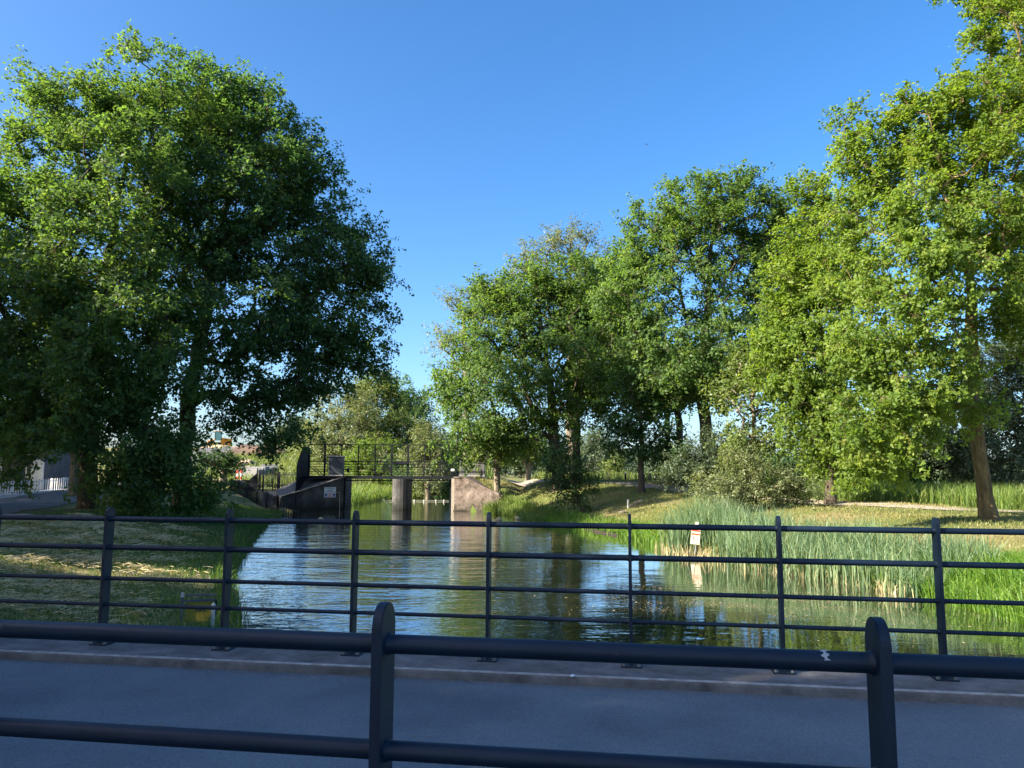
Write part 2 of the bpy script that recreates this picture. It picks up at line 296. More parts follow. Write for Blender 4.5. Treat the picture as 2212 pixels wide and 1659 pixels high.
def water_mat():
    m, t, b = new_mat("canal_water")
    tc = N(t, "ShaderNodeTexCoord")
    def nz(scale, detail, stretch):
        mp = N(t, "ShaderNodeMapping"); mp.inputs["Scale"].default_value = stretch; mp.inputs["Rotation"].default_value = (0, 0, math.radians(8))
        t.links.new(tc.outputs["Object"], mp.inputs[0])
        n = N(t, "ShaderNodeTexNoise"); n.inputs["Scale"].default_value = scale; n.inputs["Detail"].default_value = detail
        n.inputs["Roughness"].default_value = 0.55
        t.links.new(mp.outputs[0], n.inputs["Vector"]); return n
    big = nz(0.9, 2, (0.5, 1.0, 1)); fine = nz(4.2, 3, (0.45, 1.0, 1)); mask = nz(0.10, 2, (1.0, 0.7, 1))
    mr = N(t, "ShaderNodeMapRange"); mr.inputs["From Min"].default_value = 0.36; mr.inputs["From Max"].default_value = 0.62
    mr.inputs["To Min"].default_value = 0.15; mr.inputs["To Max"].default_value = 1.0
    sx = N(t, "ShaderNodeSeparateXYZ"); t.links.new(tc.outputs["Object"], sx.inputs[0])
    # sheltered calm water along the right-hand reeds
    cal = N(t, "ShaderNodeMath", operation='MULTIPLY_ADD'); t.links.new(sx.outputs["X"], cal.inputs[0]); cal.inputs[1].default_value = -0.085; cal.inputs[2].default_value = 0.12
    sm = N(t, "ShaderNodeMath", operation='ADD'); t.links.new(mask.outputs["Fac"], sm.inputs[0]); t.links.new(cal.outputs[0], sm.inputs[1])
    t.links.new(sm.outputs[0], mr.inputs["Value"])
    ad = N(t, "ShaderNodeMath", operation='MULTIPLY_ADD'); t.links.new(big.outputs["Fac"], ad.inputs[0]); ad.inputs[1].default_value = 2.4; t.links.new(fine.outputs["Fac"], ad.inputs[2])
    mu = N(t, "ShaderNodeMath", operation='MULTIPLY'); t.links.new(ad.outputs[0], mu.inputs[0]); t.links.new(mr.outputs[0], mu.inputs[1])
    bp = N(t, "ShaderNodeBump"); bp.inputs["Strength"].default_value = 1.0; bp.inputs["Distance"].default_value = 0.017
    t.links.new(mu.outputs[0], bp.inputs["Height"]); t.links.new(bp.outputs[0], b.inputs["Normal"])
    b.inputs["Base Color"].default_value = (0.018, 0.022, 0.014, 1); b.inputs["Roughness"].default_value = 0.02
    b.inputs["IOR"].default_value = 1.33; b.inputs["Specular IOR Level"].default_value = 0.9
    b.inputs["Coat Weight"].default_value = 1.0; b.inputs["Coat IOR"].default_value = 1.33; b.inputs["Coat Roughness"].default_value = 0.02; t.links.new(bp.outputs[0], b.inputs["Coat Normal"])
    return m
M['water'] = water_mat()

# ------------------------------------------------------------------ terrain
WATER_Z = -1.06
LY = [-90, 0, 7, 12.7, 20, 29.5, 39, 46, 50, 54, 58, 70, 80, 86, 90, 93, 95, 4000]
LX = [-6, -3.2, -3.2, -4.3, -7, -9.7, -12.1, -13.6, -14.4, -14.2, -12.5, -12.5, -12, -7, 2, 60, 800, 800]
RY = [-90, 8, 14.2, 17.4, 20, 23, 26, 34, 37, 45, 51, 54, 58, 72, 77, 82, 88, 4000]
RX = [6, 9.6, 9.45, 9.2, 8.2, 6.7, 6.1, 4.6, 3.2, 1.4, -0.6, -1.7, -3.6, -3.2, 4, 20, 60, 900]
def sstep(a, b, x):
    t_ = np.clip((np.asarray(x, float) - a) / (b - a), 0, 1); return t_ * t_ * (3 - 2 * t_)
def zf(X, Y):
    X = np.asarray(X, float); Y = np.asarray(Y, float)
    xl = np.interp(Y, LY, LX); xr = np.interp(Y, RY, RX)
    sl = xl - X; sr2 = X - xr
    left = sl > sr2
    s = np.where(left, sl, sr2) * 0.95
    tl = np.interp(Y, [0, 45, 58, 70], [-0.12, -0.12, 0.15, 0.3]) + 4.9 * sstep(62, 118, Y) * sstep(-13, -24, X)
    tr = np.interp(Y, [0, 15, 30, 45, 54, 58, 75, 120, 400], [-0.05, -0.05, 0.12, 0.45, 1.0, 1.1, 0.9, 0.7, 0.5])
    top = np.where(left, tl, tr)
    w = np.where(left, 6.5, np.interp(Y, [15, 30, 45, 55], [7.5, 7, 6.5, 5]))
    prof = 0.65 * sstep(-0.25, 1, s / w) + 0.35 * np.clip(s / w, 0, 1)
    zb = -0.98 + (top + 0.98) * prof - 0.16 * (s < 0.15)
    und = -1.06 + 0.5 * s
    z = np.where(s > 0, zb, np.maximum(und - 0.15, -2.6))
    yl = 53.4 - 0.444 * (X + 3.4)
    zt_ = 1.15 - np.clip((X + 3.4) / 2.7, 0, 1) * 1.30
    zfl = zt_ + (1.12 - zt_) * sstep(0.2, 4.5, Y - yl)
    msk = (Y > yl + 0.2) & (X > -3.7) & (X < 2.0) & (Y < 64)
    z = np.where(msk, np.maximum(z, zfl - 1.5 * sstep(-0.7, 2.0, X)), z)
    bumps = 0.05 * np.sin(X * 0.9 + 1.3 * np.sin(Y * 0.31)) * np.sin(Y * 0.7 + X * 0.2) + 0.025 * np.sin(X * 2.3 + Y * 1.1) * np.sin(Y * 2.0 - X)
    z = z + bumps * np.clip(s, 0, 1)
    return z
def z1(x, y): return float(zf(x, y))

def axis(segs):
    out = []
    for a, b, st in segs: out.append(np.arange(a, b, st))
    return np.concatenate(out)
gx = np.concatenate([-np.geomspace(1500, 62, 30), np.arange(-60, 60, 0.6), np.geomspace(60, 1500, 30)])
gy = np.concatenate([np.arange(-90, 0, 3.0), np.arange(0, 100, 0.6), np.geomspace(100, 2600, 50)])
GX, GY = np.meshgrid(gx, gy)
GZ = zf(GX, GY)
nx, ny = len(gx), len(gy)
idx = np.arange(nx * ny).reshape(ny, nx)
Fq = np.stack([idx[:-1, :-1], idx[:-1, 1:], idx[1:, 1:], idx[1:, :-1]], -1).reshape(-1, 4)
terr = link("ground", mesh_np("ground", np.stack([GX, GY, GZ], -1).reshape(-1, 3), Fq, smooth=True), M['ground'])
tag(terr, "grassy banks and meadow with dry straw-coloured patches", kind="structure")

bm = bmesh.new()
vv = [bm.verts.new(p) for p in ((-60, -90, WATER_Z), (120, -90, WATER_Z), (120, 100, WATER_Z), (-60, 100, WATER_Z))]
bm.faces.new(vv)
water = bm_obj("water", bm, M['water'])
tag(water, "rippled canal water reflecting sky and trees", kind="structure")

def ribbon(name, pts, width, mat, dz=0.02, label=None, flat=None):
    pts = [Vector(p) for p in pts]
    out = []
    for a, b in zip(pts[:-1], pts[1:]):
        n = max(2, int((b - a).length / 1.0))
        for i in range(n): out.append(a.lerp(b, i / n))
    out.append(pts[-1])
    # smooth
    for _ in range(4):
        out = [out[0]] + [(out[i - 1] + out[i] * 2 + out[i + 1]) / 4 for i in range(1, len(out) - 1)] + [out[-1]]
    V, Fs, K = [], [], 6
    for i, p in enumerate(out):
        d = (out[min(i + 1, len(out) - 1)] - out[max(i - 1, 0)]); d.normalize(); nrm = Vector((-d.y, d.x))
        for k in range(K + 1):
            q = p + nrm * width * (k / K - 0.5) * (1 + 0.0 * i)
            V.append((q.x, q.y, z1(q.x, q.y) + dz))
    for i in range(len(out) - 1):
        for k in range(K):
            a = i * (K + 1) + k; Fs.append((a, a + 1, a + K + 2, a + K + 1))
    o = link(name, mesh_np(name, V, Fs, smooth=True), mat)
    tag(o, label, kind="structure"); return o
ribbon("road", [(-19.5, 18), (-22.0, 28), (-25.5, 40), (-29, 55), (-33, 72), (-38, 95), (-43, 120)], 6.0, M['road'], 0.03, "grey asphalt street behind the left trees")
ribbon("pavement", [(-26, 22), (-28.3, 32), (-31, 43), (-34, 55), (-37, 70)], 3.4, M['paving'], 0.05, "pale pavement along the street at far left")
ribbon("brick_path", [(-15.2, 17), (-17.4, 24.5), (-19.0, 30)], 2.0, M['brickpath'], 0.045, "sunlit strip of pinkish brick paving left of the bank")
ribbon("path", [(34, 18), (25, 25), (19.5, 29.5), (13.8, 36), (11.5, 43), (10, 48.5), (6.5, 53.5), (2.5, 56.5), (-2, 58)], 2.2, M['shellpath'], 0.03, "pale shell path curving behind the right bank")

# ------------------------------------------------------------------ our bridge: deck, kerb, railings
YAW, CF, CN, SP = 0.1523, 5.916, 1.7549, 1.0709
Uv = Vector((math.cos(YAW), -math.sin(YAW), 0)); Nv = Vector((math.sin(YAW), math.cos(YAW), 0))
def B(u, n, z): return Uv * u + Nv * n + Vector((0, 0, z))
def deck_prism(name, u0, u1, n0, n1, z0, z1_, mat, bevel=0.0, subdiv=0):
    bm = bmesh.new()
    bbox(bm, (u0 + u1) / 2, (n0 + n1) / 2, (z0 + z1_) / 2, u1 - u0, n1 - n0, z1_ - z0, bevel=bevel)
    o = bm_obj(name, bm, mat); o.rotation_euler = (0, 0, -YAW); return o
tag(deck_prism("bridge_deck", -16, 18, -4.0, CF - 0.36, -0.55, 0.04, M['asphalt']), "dark asphalt cycle bridge deck between the two railings", kind="structure")
tag(deck_prism("kerb", -16, 18, CF - 0.36, CF + 0.14, -0.60, 0.10, M['kerb'], bevel=0.018), "worn raised concrete edge under the far railing", kind="structure")
tag(deck_prism("kerb", -16, 18, CN - 0.14, CN + 0.30, -0.50, 0.101, M['kerb'], bevel=0.018), "raised concrete edge under the near railing", kind="structure")
tag(deck_prism("kerb_edge", -16, 18, CF - 0.352, CF - 0.315, 0.05, 0.1035, M['kerb_pale'], bevel=0.006), "pale worn front edge of the far kerb", kind="structure")
# crumbs of grit lying along the foot of the kerb
ng = 5000
gu = rng.uniform(-7, 7, ng); gn = CF - 0.36 - np.abs(rng.normal(0, 0.035, ng)) - 0.004
sz = rng.uniform(0.002, 0.006, ng)
V = []; Fs = []
base = np.stack([Uv.x * gu + Nv.x * gn, Uv.y * gu + Nv.y * gn, np.full(ng, 0.041)], -1)
ang = rng.uniform(0, 6.28, ng)
tri = np.stack([np.stack([np.cos(ang + k * 2.09) * sz, np.sin(ang + k * 2.09) * sz, np.zeros(ng)], -1) for k in range(3)] + [np.stack([np.zeros(ng), np.zeros(ng), sz * 0.8], -1)], 1)
V = (base[:, None, :] + tri).reshape(-1, 3)
o4 = np.arange(ng)[:, None] * 4
Fs = np.concatenate([o4 + np.array([[0, 1, 3]]), o4 + np.array([[1, 2, 3]]), o4 + np.array([[2, 0, 3]])])
M['grit'] = noise_mat("grit", [(0.3, (0.10, 0.085, 0.07)), (0.7, (0.24, 0.21, 0.18))], scale=40, rough=0.95, bump=0)
tag(link("grit", mesh_np("grit", V, Fs), M['grit']), "sandy grit gathered along the foot of the kerb", "grit", kind="stuff")

n_ = 240
lu = rng.uniform(-6, 6, n_); ln = np.where(rng.uniform(0, 1, n_) < 0.6, CF - 0.38 - np.abs(rng.normal(0, 0.12, n_)), rng.uniform(CN + 0.4, CF - 0.5, n_)); lz = np.full(n_, 0.045)
sz = rng.uniform(0.004, 0.014, n_); la = rng.uniform(0, 6.28, n_)
lx = Uv.x * lu + Nv.x * ln; ly = Uv.y * lu + Nv.y * ln
V = np.stack([np.stack([lx + np.cos(la + q) * sz * f, ly + np.sin(la + q) * sz * f, lz + h_], -1) for q, f, h_ in ((0, 1.4, 0.0), (1.57, .6, 0.004), (3.14, 1.4, 0.001), (4.71, .6, 0.003))], 1).reshape(-1, 3)
M['litter'] = leaf_mat("dry_leaf", (0.10, 0.07, 0.035), (0.20, 0.15, 0.08), (0.34, 0.30, 0.22), trans=0.1, rough=0.8)
tag(link("leaf_litter", mesh_np("leaf_litter", V, np.arange(4 * n_).reshape(-1, 4), {"tint": rng.uniform(0, 1, n_)}), M['litter']), "scattered bits of dry leaf on the asphalt deck", "litter", kind="stuff")
HT, HB = 1.205, (1.112, 0.880, 0.628, 0.418)
RB = (0.0215, 0.0215, 0.0165, 0.0150)
def post_mesh():
    bm = bmesh.new(); w, th = 0.10, 0.024
    prof = [(-w / 2, 0.0), (w / 2, 0.0), (w / 2, HT - 0.1 - w / 2)]
    for i in range(1, 14):
        a = math.pi * i / 14; prof.append((math.cos(a) * w / 2, HT - 0.1 - w / 2 + math.sin(a) * w / 2))
    prof.append((-w / 2, HT - 0.1 - w / 2))
    bprism(bm, ([(-th / 2, a, b) for a, b in prof], [(th / 2, a, b) for a, b in prof]))
    es = [e for e in bm.edges if abs(e.verts[0].co.x - e.verts[1].co.x) < 1e-6 and min(e.verts[0].co.z, e.verts[1].co.z) > -1]
    bmesh.ops.bevel(bm, geom=es, offset=0.0025, segments=2, affect='EDGES')
    bmesh.ops.recalc_face_normals(bm, faces=bm.faces)
    me = bpy.data.meshes.new("post"); bm.to_mesh(me); bm.free(); me.materials.append(M['paint']); return me
def rail_mesh(r):
    L = SP - 0.024
    xs = [0, 0.003, 0.007, 0.011] + list(np.linspace(0.02, L - 0.02, 5)) + [L - 0.011, L - 0.007, L - 0.003, L]
    rs = [r * 1.17, r * 1.15, r * 1.06, r] + [r] * 5 + [r, r * 1.06, r * 1.15, r * 1.17]
    V, Fs, n = [], [], 18
    for x, rr in zip(xs, rs):
        for k in range(n):
            a = 2 * math.pi * k / n
            j = 1 + (0.05 * math.sin(k * 3.1 + x * 900) if rr > r * 1.03 else 0)
            V.append((x, math.cos(a) * rr * j, math.sin(a) * rr * j))
    for i in range(len(xs) - 1):
        for k in range(n):
            Fs.append((i * n + k, i * n + (k + 1) % n, (i + 1) * n + (k + 1) % n, (i + 1) * n + k))
    me = mesh_np("rail", V, Fs, smooth=True); me.materials.append(M['paint']); return me
def plate_mesh():
    bm = bmesh.new(); bbox(bm, 0, 0, 0.006, 0.15, 0.12, 0.012, bevel=0.002)
    bmesh.ops.recalc_face_normals(bm, faces=bm.faces)
    me = bpy.data.meshes.new("base_plate"); bm.to_mesh(me); bm.free(); me.materials.append(M['paint']); return me
def bolt_mesh():
    bm = bmesh.new(); bcyl(bm, (0, 0, 0), (0, 0, 0.014), 0.015, n=6); bcyl(bm, (0, 0, 0.014), (0, 0, 0.032), 0.008, n=8)
    bmesh.ops.recalc_face_normals(bm, faces=bm.faces)
    me = bpy.data.meshes.new("bolt"); bm.to_mesh(me); bm.free(); me.materials.append(M['bolt']); return me
PM, RMs, PLM, BOM = post_mesh(), [rail_mesh(r) for r in RB], plate_mesh(), bolt_mesh()
def railing(label, cn, u0, k0, k1):
    root = empty("bridge_railing", B(u0, cn, 0.10), label, "railing", "railings of the cycle bridge"); root.rotation_euler = (0, 0, -YAW)
    for k in range(k0, k1 + 1):
        p = link("post", PM, None, root, (k * SP, 0, 0))
        link("base_plate", PLM, None, p)
        for sx in (-1, 1):
            for sy in (-1, 1): link("bolt", BOM, None, p, (sx * 0.056, sy * 0.042, 0.012))
        if k < k1:
            for i in range(4): link("rail", RMs[i], None, root, (k * SP + 0.012, 0, HB[i] - 0.10))
    return root
far_rail = railing("dark steel railing with round-topped posts on the far side of the bridge deck", CF, -4.2945, -3, 10)
near_rail = railing("dark steel railing with round-topped posts nearest the camera", CN, -0.5647, -3, 4)
# torn white tape stuck round the top bar of the near railing
bm = bmesh.new()
n = 14; ring = []
for j, uo in enumerate((0.0, 0.006, 0.011)):
    row = []
    for k in range(n):
        a = math.radians(15) + math.radians(120) * k / (n - 1)
        rr = RB[0] + 0.0012 + (0.004 * (k == 0) + 0.002 * (k == 1))
        row.append(bm.verts.new((uo + 0.004 * math.sin(k * 1.7 + j), -math.cos(a) * rr, math.sin(a) * rr)))
    ring.append(row)
for j in range(2):
    for k in range(n - 1): bm.faces.new((ring[j][k], ring[j][k + 1], ring[j + 1][k + 1], ring[j + 1][k]))
tp = bm_obj("tape_strip", bm, M['cabinet_lid'], smooth=True); tp.location = B(-0.5647 + SP - 0.115, CN, HB[0]); tp.rotation_euler = (0, 0, -YAW)
tag(tp, "torn strip of white tape round the near top bar beside the right post", "tape")
# crumpled paper on the kerb
bm = bmesh.new(); bmesh.ops.create_icosphere(bm, subdivisions=2, radius=0.022)
for v in bm.verts: v.co *= random.uniform(0.5, 1.25); v.co.z = max(-0.006, v.co.z * 0.5)
lit = bm_obj("paper_scrap", bm, M['paper']); pl = P(1237, 1432, 5.55); lit.location = (pl.x, pl.y, 0.107)
tag(lit, "small crumpled white paper scrap on the concrete kerb", "litter")

# ------------------------------------------------------------------ trees
def tubes(A, Bp, ra, rb, n=6):
    """separate tapered prisms from A to B, vectorised"""
    A = np.asarray(A); Bp = np.asarray(Bp); ra = np.asarray(ra); rb = np.asarray(rb)
    D = Bp - A; L = np.linalg.norm(D, axis=1, keepdims=True); D = D / np.maximum(L, 1e-6)
    ref = np.where(np.abs(D[:, 2:3]) > 0.9, np.array([[1.0, 0, 0]]), np.array([[0, 0, 1.0]]))
    X = np.cross(D, ref); X /= np.linalg.norm(X, axis=1, keepdims=True); Y = np.cross(D, X)
    ang = np.arange(n) * 2 * np.pi / n
    c, s = np.cos(ang)[None, :, None], np.sin(ang)[None, :, None]
    circ = X[:, None, :] * c + Y[:, None, :] * s
    V0 = A[:, None, :] + circ * ra[:, None, None]; V1 = Bp[:, None, :] + circ * rb[:, None, None]
    V = np.concatenate([V0, V1], 1).reshape(-1, 3)
    k = np.arange(n); quad = np.stack([k, (k + 1) % n, n + (k + 1) % n, n + k], -1)
    F = (np.arange(len(A))[:, None, None] * 2 * n + quad[None]).reshape(-1, 4)
    return V, F

def stem_tube(pts, rad, n=14, seed=0):
    pts = np.asarray(pts); r_ = np.random.default_rng(seed)
    V, F = [], []
    ph = r_.uniform(0, 6.28, 4)
    for i, p in enumerate(pts):
        d = pts[min(i + 1, len(pts) - 1)] - pts[max(i - 1, 0)]; d = d / np.linalg.norm(d)
        X = np.cross(d, [0, 1, 0]); X /= np.linalg.norm(X); Y = np.cross(d, X)
        for k in range(n):
            a = 2 * np.pi * k / n
            f = 1 + 0.06 * math.sin(3 * a + ph[0] + i * 0.4) + 0.05 * math.sin(5 * a + ph[1] - i * 0.5)
            V.append(p + (X * math.cos(a) + Y * math.sin(a)) * rad[i] * f)
    for i in range(len(pts) - 1):
        for k in range(n): F.append((i * n + k, i * n + (k + 1) % n, (i + 1) * n + (k + 1) % n, (i + 1) * n + k))
    return np.array(V), np.array(F)

def leaves(C, outdir, size, r_, tint, aspect=0.62, updown=0.55, rnd=0.55, droop=0.0):
    n = len(C)
    nrm = 0.5 * outdir + np.array([0, 0, updown]) + r_.normal(0, rnd, (n, 3))
    nrm /= np.linalg.norm(nrm, axis=1, keepdims=True)
    ax = r_.normal(0, 1, (n, 3)); ax[:, 2] -= droop
    ax -= nrm * np.sum(ax * nrm, 1, keepdims=True); ax /= np.linalg.norm(ax, axis=1, keepdims=True)
    bx = np.cross(nrm, ax)
    s = size * r_.uniform(0.5, 1.4, n)[:, None]
    fold = nrm * s * 0.16
    V = np.stack([C - ax * s * 0.5, C + bx * s * aspect * 0.5 + fold + ax * s * 0.08, C + ax * s * 0.5, C - bx * s * aspect * 0.5 + fold + ax * s * 0.08], 1).reshape(-1, 3)
    F = np.arange(4 * n).reshape(-1, 4)
    return V, F, np.clip(tint, 0, 1)

def tree(name, label, cat, base, trunk, r0, lobes, ncl, ntw, nlf, size, mleaf, mbark, seed, bf=0.35, clump=0.55, group=None,
         inner=0.35, aspect=0.62, droop=0.0, twigs=True, zmin=None, flare=1.5, rtip=0.010, holes=-1.5, wave=3.6):
    """trunk: list of world points (first = foot); lobes: list of (centre, radii) in world space"""
    r_ = np.random.default_rng(seed)
    base = np.array(base, float)
    tr = np.array([np.array(p, float) for p in trunk]) - base
    # resample trunk
    seg = np.linalg.norm(np.diff(tr, axis=0), axis=1); tt = np.concatenate([[0], np.cumsum(seg)])
    nn = max(6, int(tt[-1] / 0.7)); q = np.linspace(0, tt[-1], nn)
    tr = np.stack([np.interp(q, tt, tr[:, i]) for i in range(3)], -1)
    for _ in range(3): tr[1:-1] = (tr[:-2] + 2 * tr[1:-1] + tr[2:]) / 4
    wob = r_.normal(0, r0 * 0.18, tr.shape); wob[:2] = 0; tr = tr + wob
    # attractors in the lobes
    Cs = np.array([np.array(c) - base for c, r in lobes]); Rs = np.array([np.array(r, float) if np.ndim(r) else np.full(3, float(r)) for c, r in lobes])
    wgt = Rs.prod(1) ** (2 / 3); wgt /= wgt.sum()
    li = r_.choice(len(lobes), ncl, p=wgt)
    d = r_.normal(0, 1, (ncl, 3)); d /= np.linalg.norm(d, axis=1, keepdims=True)
    rad = (r_.uniform(inner ** 3, 1, ncl)) ** (1 / 3)
    A = Cs[li] + d * rad[:, None] * Rs[li]
    if zmin is not None: A = A[A[:, 2] + base[2] > zmin]
    if holes is not None:
        ph = r_.uniform(0, 6.28, 6); k_ = 2 * np.pi / wave
        nz_ = np.sin(A[:, 0] * k_ + ph[0] + 1.3 * np.sin(A[:, 2] * k_ * .7 + ph[1])) + np.sin(A[:, 1] * k_ + ph[2]) * .7 + np.sin(A[:, 2] * k_ * 1.25 + ph[3] + 1.1 * np.sin(A[:, 0] * k_ * .6 + ph[4]))
        A = A[nz_ > holes]
    ncl = len(A)
    # skeleton by a balanced minimum spanning tree
    nodes = [tuple(p) for p in tr]; par = [-1] + list(range(nn - 1)); pl_ = list(q)
    first_ok = max(1, int(nn * 0.12))
    NP = np.array(nodes); PL = np.array(pl_)
    cap = nn + ncl * 3 + 10
    NPa = np.zeros((cap, 3)); NPa[:nn] = NP; PLa = np.full(cap, 1e9); PLa[:nn] = PL; PLa[:first_ok] = 1e6
    para = np.full(cap, -1, int); para[:nn] = par; cnt = nn
    mid = tr[min(nn - 1, int(nn * 0.45))]
    order = np.argsort(np.linalg.norm(A - mid, axis=1))
    tipnode = np.zeros(ncl, int)
    for ai in order:
        p = A[ai]
        dv = p - NPa[:cnt]; dist = np.linalg.norm(dv, axis=1)
        down = np.maximum(0, -(dv[:, 2])) / np.maximum(dist, 1e-3)
        cost = dist * (1 + 0.35 * down) + bf * PLa[:cnt]
        j = int(np.argmin(cost)); L = dist[j]
        ns = 1 if L < 0.7 else (2 if L < 2 else 3)
        prev = j
        for k in range(1, ns + 1):
            f = k / ns
            pt = NPa[j] * (1 - f) + p * f
            if k < ns: pt = pt + r_.normal(0, 0.06 * L, 3) + np.array([0, 0, 0.10 * L * math.sin(math.pi * f)])
            NPa[cnt] = pt; para[cnt] = prev; PLa[cnt] = PLa[prev] + L / ns if PLa[prev] < 1e5 else L; prev = cnt; cnt += 1
        tipnode[ai] = prev
    # flow
    flow = np.zeros(cnt); np.add.at(flow, tipnode, 1.0)
    for i in range(cnt - 1, 0, -1):
        if para[i] >= 0 and not (i < nn): flow[para[i]] += flow[i]
    for i in range(nn - 1, 0, -1): flow[i - 1] += flow[i]
    tot = max(flow[0], 1)
    rr = np.maximum(r0 * (flow[:cnt] / tot) ** 0.47, rtip)
    root = empty(name, base, label, cat, group)
    # trunk
    trad = rr[:nn].copy()
    trad = np.maximum(trad, r0 * np.linspace(1, 0.12, nn) * 0.55)
    hh = q
    trad = trad * (1 + (flare - 1) * np.exp(-hh / (r0 * 2.2)))
    tr2 = tr.copy(); tr2 = np.vstack([tr2[0] - np.array([0, 0, 0.35]), tr2]); trad2 = np.concatenate([[trad[0] * 1.1], trad])
    V, F = stem_tube(tr2, trad2, 14, seed)
    link("trunk", mesh_np("trunk", V, F, smooth=True), mbark, root)
    ii = np.arange(nn, cnt)
    pa = para[ii]
    ra = np.minimum(rr[pa], rr[ii] * 1.25); rb = rr[ii]
    V, F = tubes(NPa[pa], NPa[ii], ra, rb, 6)
    link("branches", mesh_np("branches", V, F, smooth=True), mbark, root)["kind"] = "stuff"
    # leaves
    cen = A.mean(0); cen[2] -= 1.0
    AR = np.repeat(A, ntw, 0)
    st_ = AR + r_.normal(0, 1, AR.shape) * clump * 0.45
    od = AR - cen; od /= np.maximum(np.linalg.norm(od, axis=1, keepdims=True), 1e-3)
    dr = 0.55 * od + r_.normal(0, 0.75, AR.shape) * np.array([1, 1, 0.6]) + np.array([0, 0, 0.12]); dr /= np.linalg.norm(dr, axis=1, keepdims=True)
    TL = clump * r_.uniform(0.9, 2.1, len(AR))
    if ncl > 250:
        V, F = tubes(AR, st_ + dr * (TL * 0.8)[:, None], np.full(len(AR), 0.010), np.full(len(AR), 0.004), 3)
        link("twigs", mesh_np("twigs", V, F), mbark, root)["kind"] = "stuff"
    ttint = np.repeat(r_.uniform(0, 1, ncl), ntw) * 0.35 + r_.uniform(0, 1, ncl * ntw) * 0.3
    tpar = r_.uniform(0.05, 1, (len(AR), nlf)) ** 0.8
    C = (st_[:, None, :] + dr[:, None, :] * (TL[:, None] * tpar)[:, :, None]).reshape(-1, 3)
    C = C + r_.normal(0, 1, C.shape) * clump * 0.20
    C[:, 2] -= (0.22 * clump * tpar ** 2).ravel()
    if droop: C[:, 2] -= np.abs(r_.normal(0, droop * 0.5, len(C)))
    tint = np.repeat(ttint, nlf) + r_.uniform(0, 0.35, len(C))
    out = C - np.repeat(AR, nlf, 0) * 0.6 - cen * 0.4
    out /= np.maximum(np.linalg.norm(out, axis=1, keepdims=True), 1e-3)
    if zmin is not None:
        k = C[:, 2] + base[2] > zmin - 0.3; C, out, tint = C[k], out[k], tint[k]
    V, F, T = leaves(C, out, size, r_, tint, aspect, droop=droop)
    link("crown", mesh_np("crown", V, F, {"tint": T}), mleaf, root)
    return root

def copy_tree(root, loc, rz, s=1.0, label=None, group=None):
    c = root.copy(); COL.objects.link(c); c.location = loc; c.rotation_euler = (0, 0, rz); c.scale = (s, s, s)
    if label: c["label"] = label
    if group: c["group"] = group
    elif "group" in c: del c["group"]
    for ch in root.children:
        k = ch.copy(); COL.objects.link(k); k.parent = c
    return c

def LB(lst, d):
    """lobes given by picture position and size at distance d (+offset, vertical and depth factors)"""
    out = []
    for e in lst:
        x, y, r = e[:3]; off = e[3] if len(e) > 3 else 0.0; fv = e[4] if len(e) > 4 else 1.0
        dd = d + off; c = P(x, y, dd); R = r * dd / 1661.6 * 1.08
        out.append(((c.x, c.y, c.z), (R, R * 1.05, R * fv)))
    return out
def foot(x, y_unused, d):
    p = P(x, 1100, d); return Vector((p.x, d, z1(p.x, d)))

# --- the big oak in front on the left bank, and the one behind it leaning over the water
b = foot(192, 0, 34); 
oakA = tree("oak_tree", "tall broad oak filling the left edge, its dark trunk on the left bank", "tree", b,
     [b, P(186, 1010, 34), P(190, 900, 34), P(205, 760, 34.5), P(235, 560, 35), P(275, 330, 35)], 0.34,
     LB([(285, 190, 85), (150, 235, 95, -1), (370, 290, 110, 1), (95, 390, 130, -2), (250, 400, 130, -3), (40, 520, 150, 0), (190, 560, 150, -3.5), (350, 520, 140, 2),
         (-60, 620, 140, -1), (80, 700, 150, -3), (260, 720, 150, -3), (10, 840, 110, -2), (170, 860, 120, -3.5), (330, 880, 100, -2), (60, 930, 45, -3.5), (250, 975, 70, -3.5),
         (345, 1015, 62, -3), (425, 1050, 42, -2), (300, 1065, 45, -3.5), (-120, 480, 120, 3), (-100, 800, 120, 3), (365, 955, 42, -3), (420, 1065, 40, -2), (340, 1090, 38, -3), (215, 1020, 30, -3.5), (440, 1030, 26, -1), (330, 700, 85, 1), (330, 610, 85, 1), (210, 290, 90), (300, 965, 55, -3.5), (380, 1000, 48, -3), (95, 985, 34, -3.5), (25, 1005, 30, -3.5)], 34),
     900, 8, 27, 0.168, M['oak'], M['bark'], 11, bf=0.32, clump=0.55, inner=0.42, holes=-2.0)
b = foot(395, 0, 38)
oakB = tree("oak_tree", "oak behind the tall left oak, long limbs reaching right over the water", "tree", b,
     [b, P(392, 1000, 38), P(405, 880, 38), P(430, 760, 38), P(455, 600, 38.3), P(500, 400, 38.6)], 0.37,
     LB([(480, 240, 85), (555, 300, 95), (600, 400, 100), (660, 360, 65), (690, 430, 55), (470, 440, 130, -2), (620, 520, 120), (720, 560, 90), (780, 540, 50), (800, 590, 40),
         (540, 640, 130, -2), (680, 680, 100), (770, 690, 65), (790, 760, 50), (720, 770, 65), (610, 780, 85), (470, 780, 85, -2), (660, 850, 36, 0, 0.7), (560, 885, 42, 0, 0.7), (630, 930, 24, -1, .7), (590, 950, 22, -1, .6), (500, 905, 28, -1, .7),
         (410, 210, 80), (430, 330, 95)], 38),
     700, 8, 23, 0.18, M['oak_deep'], M['bark'], 12, bf=0.30, clump=0.56, inner=0.42, holes=-2.0)

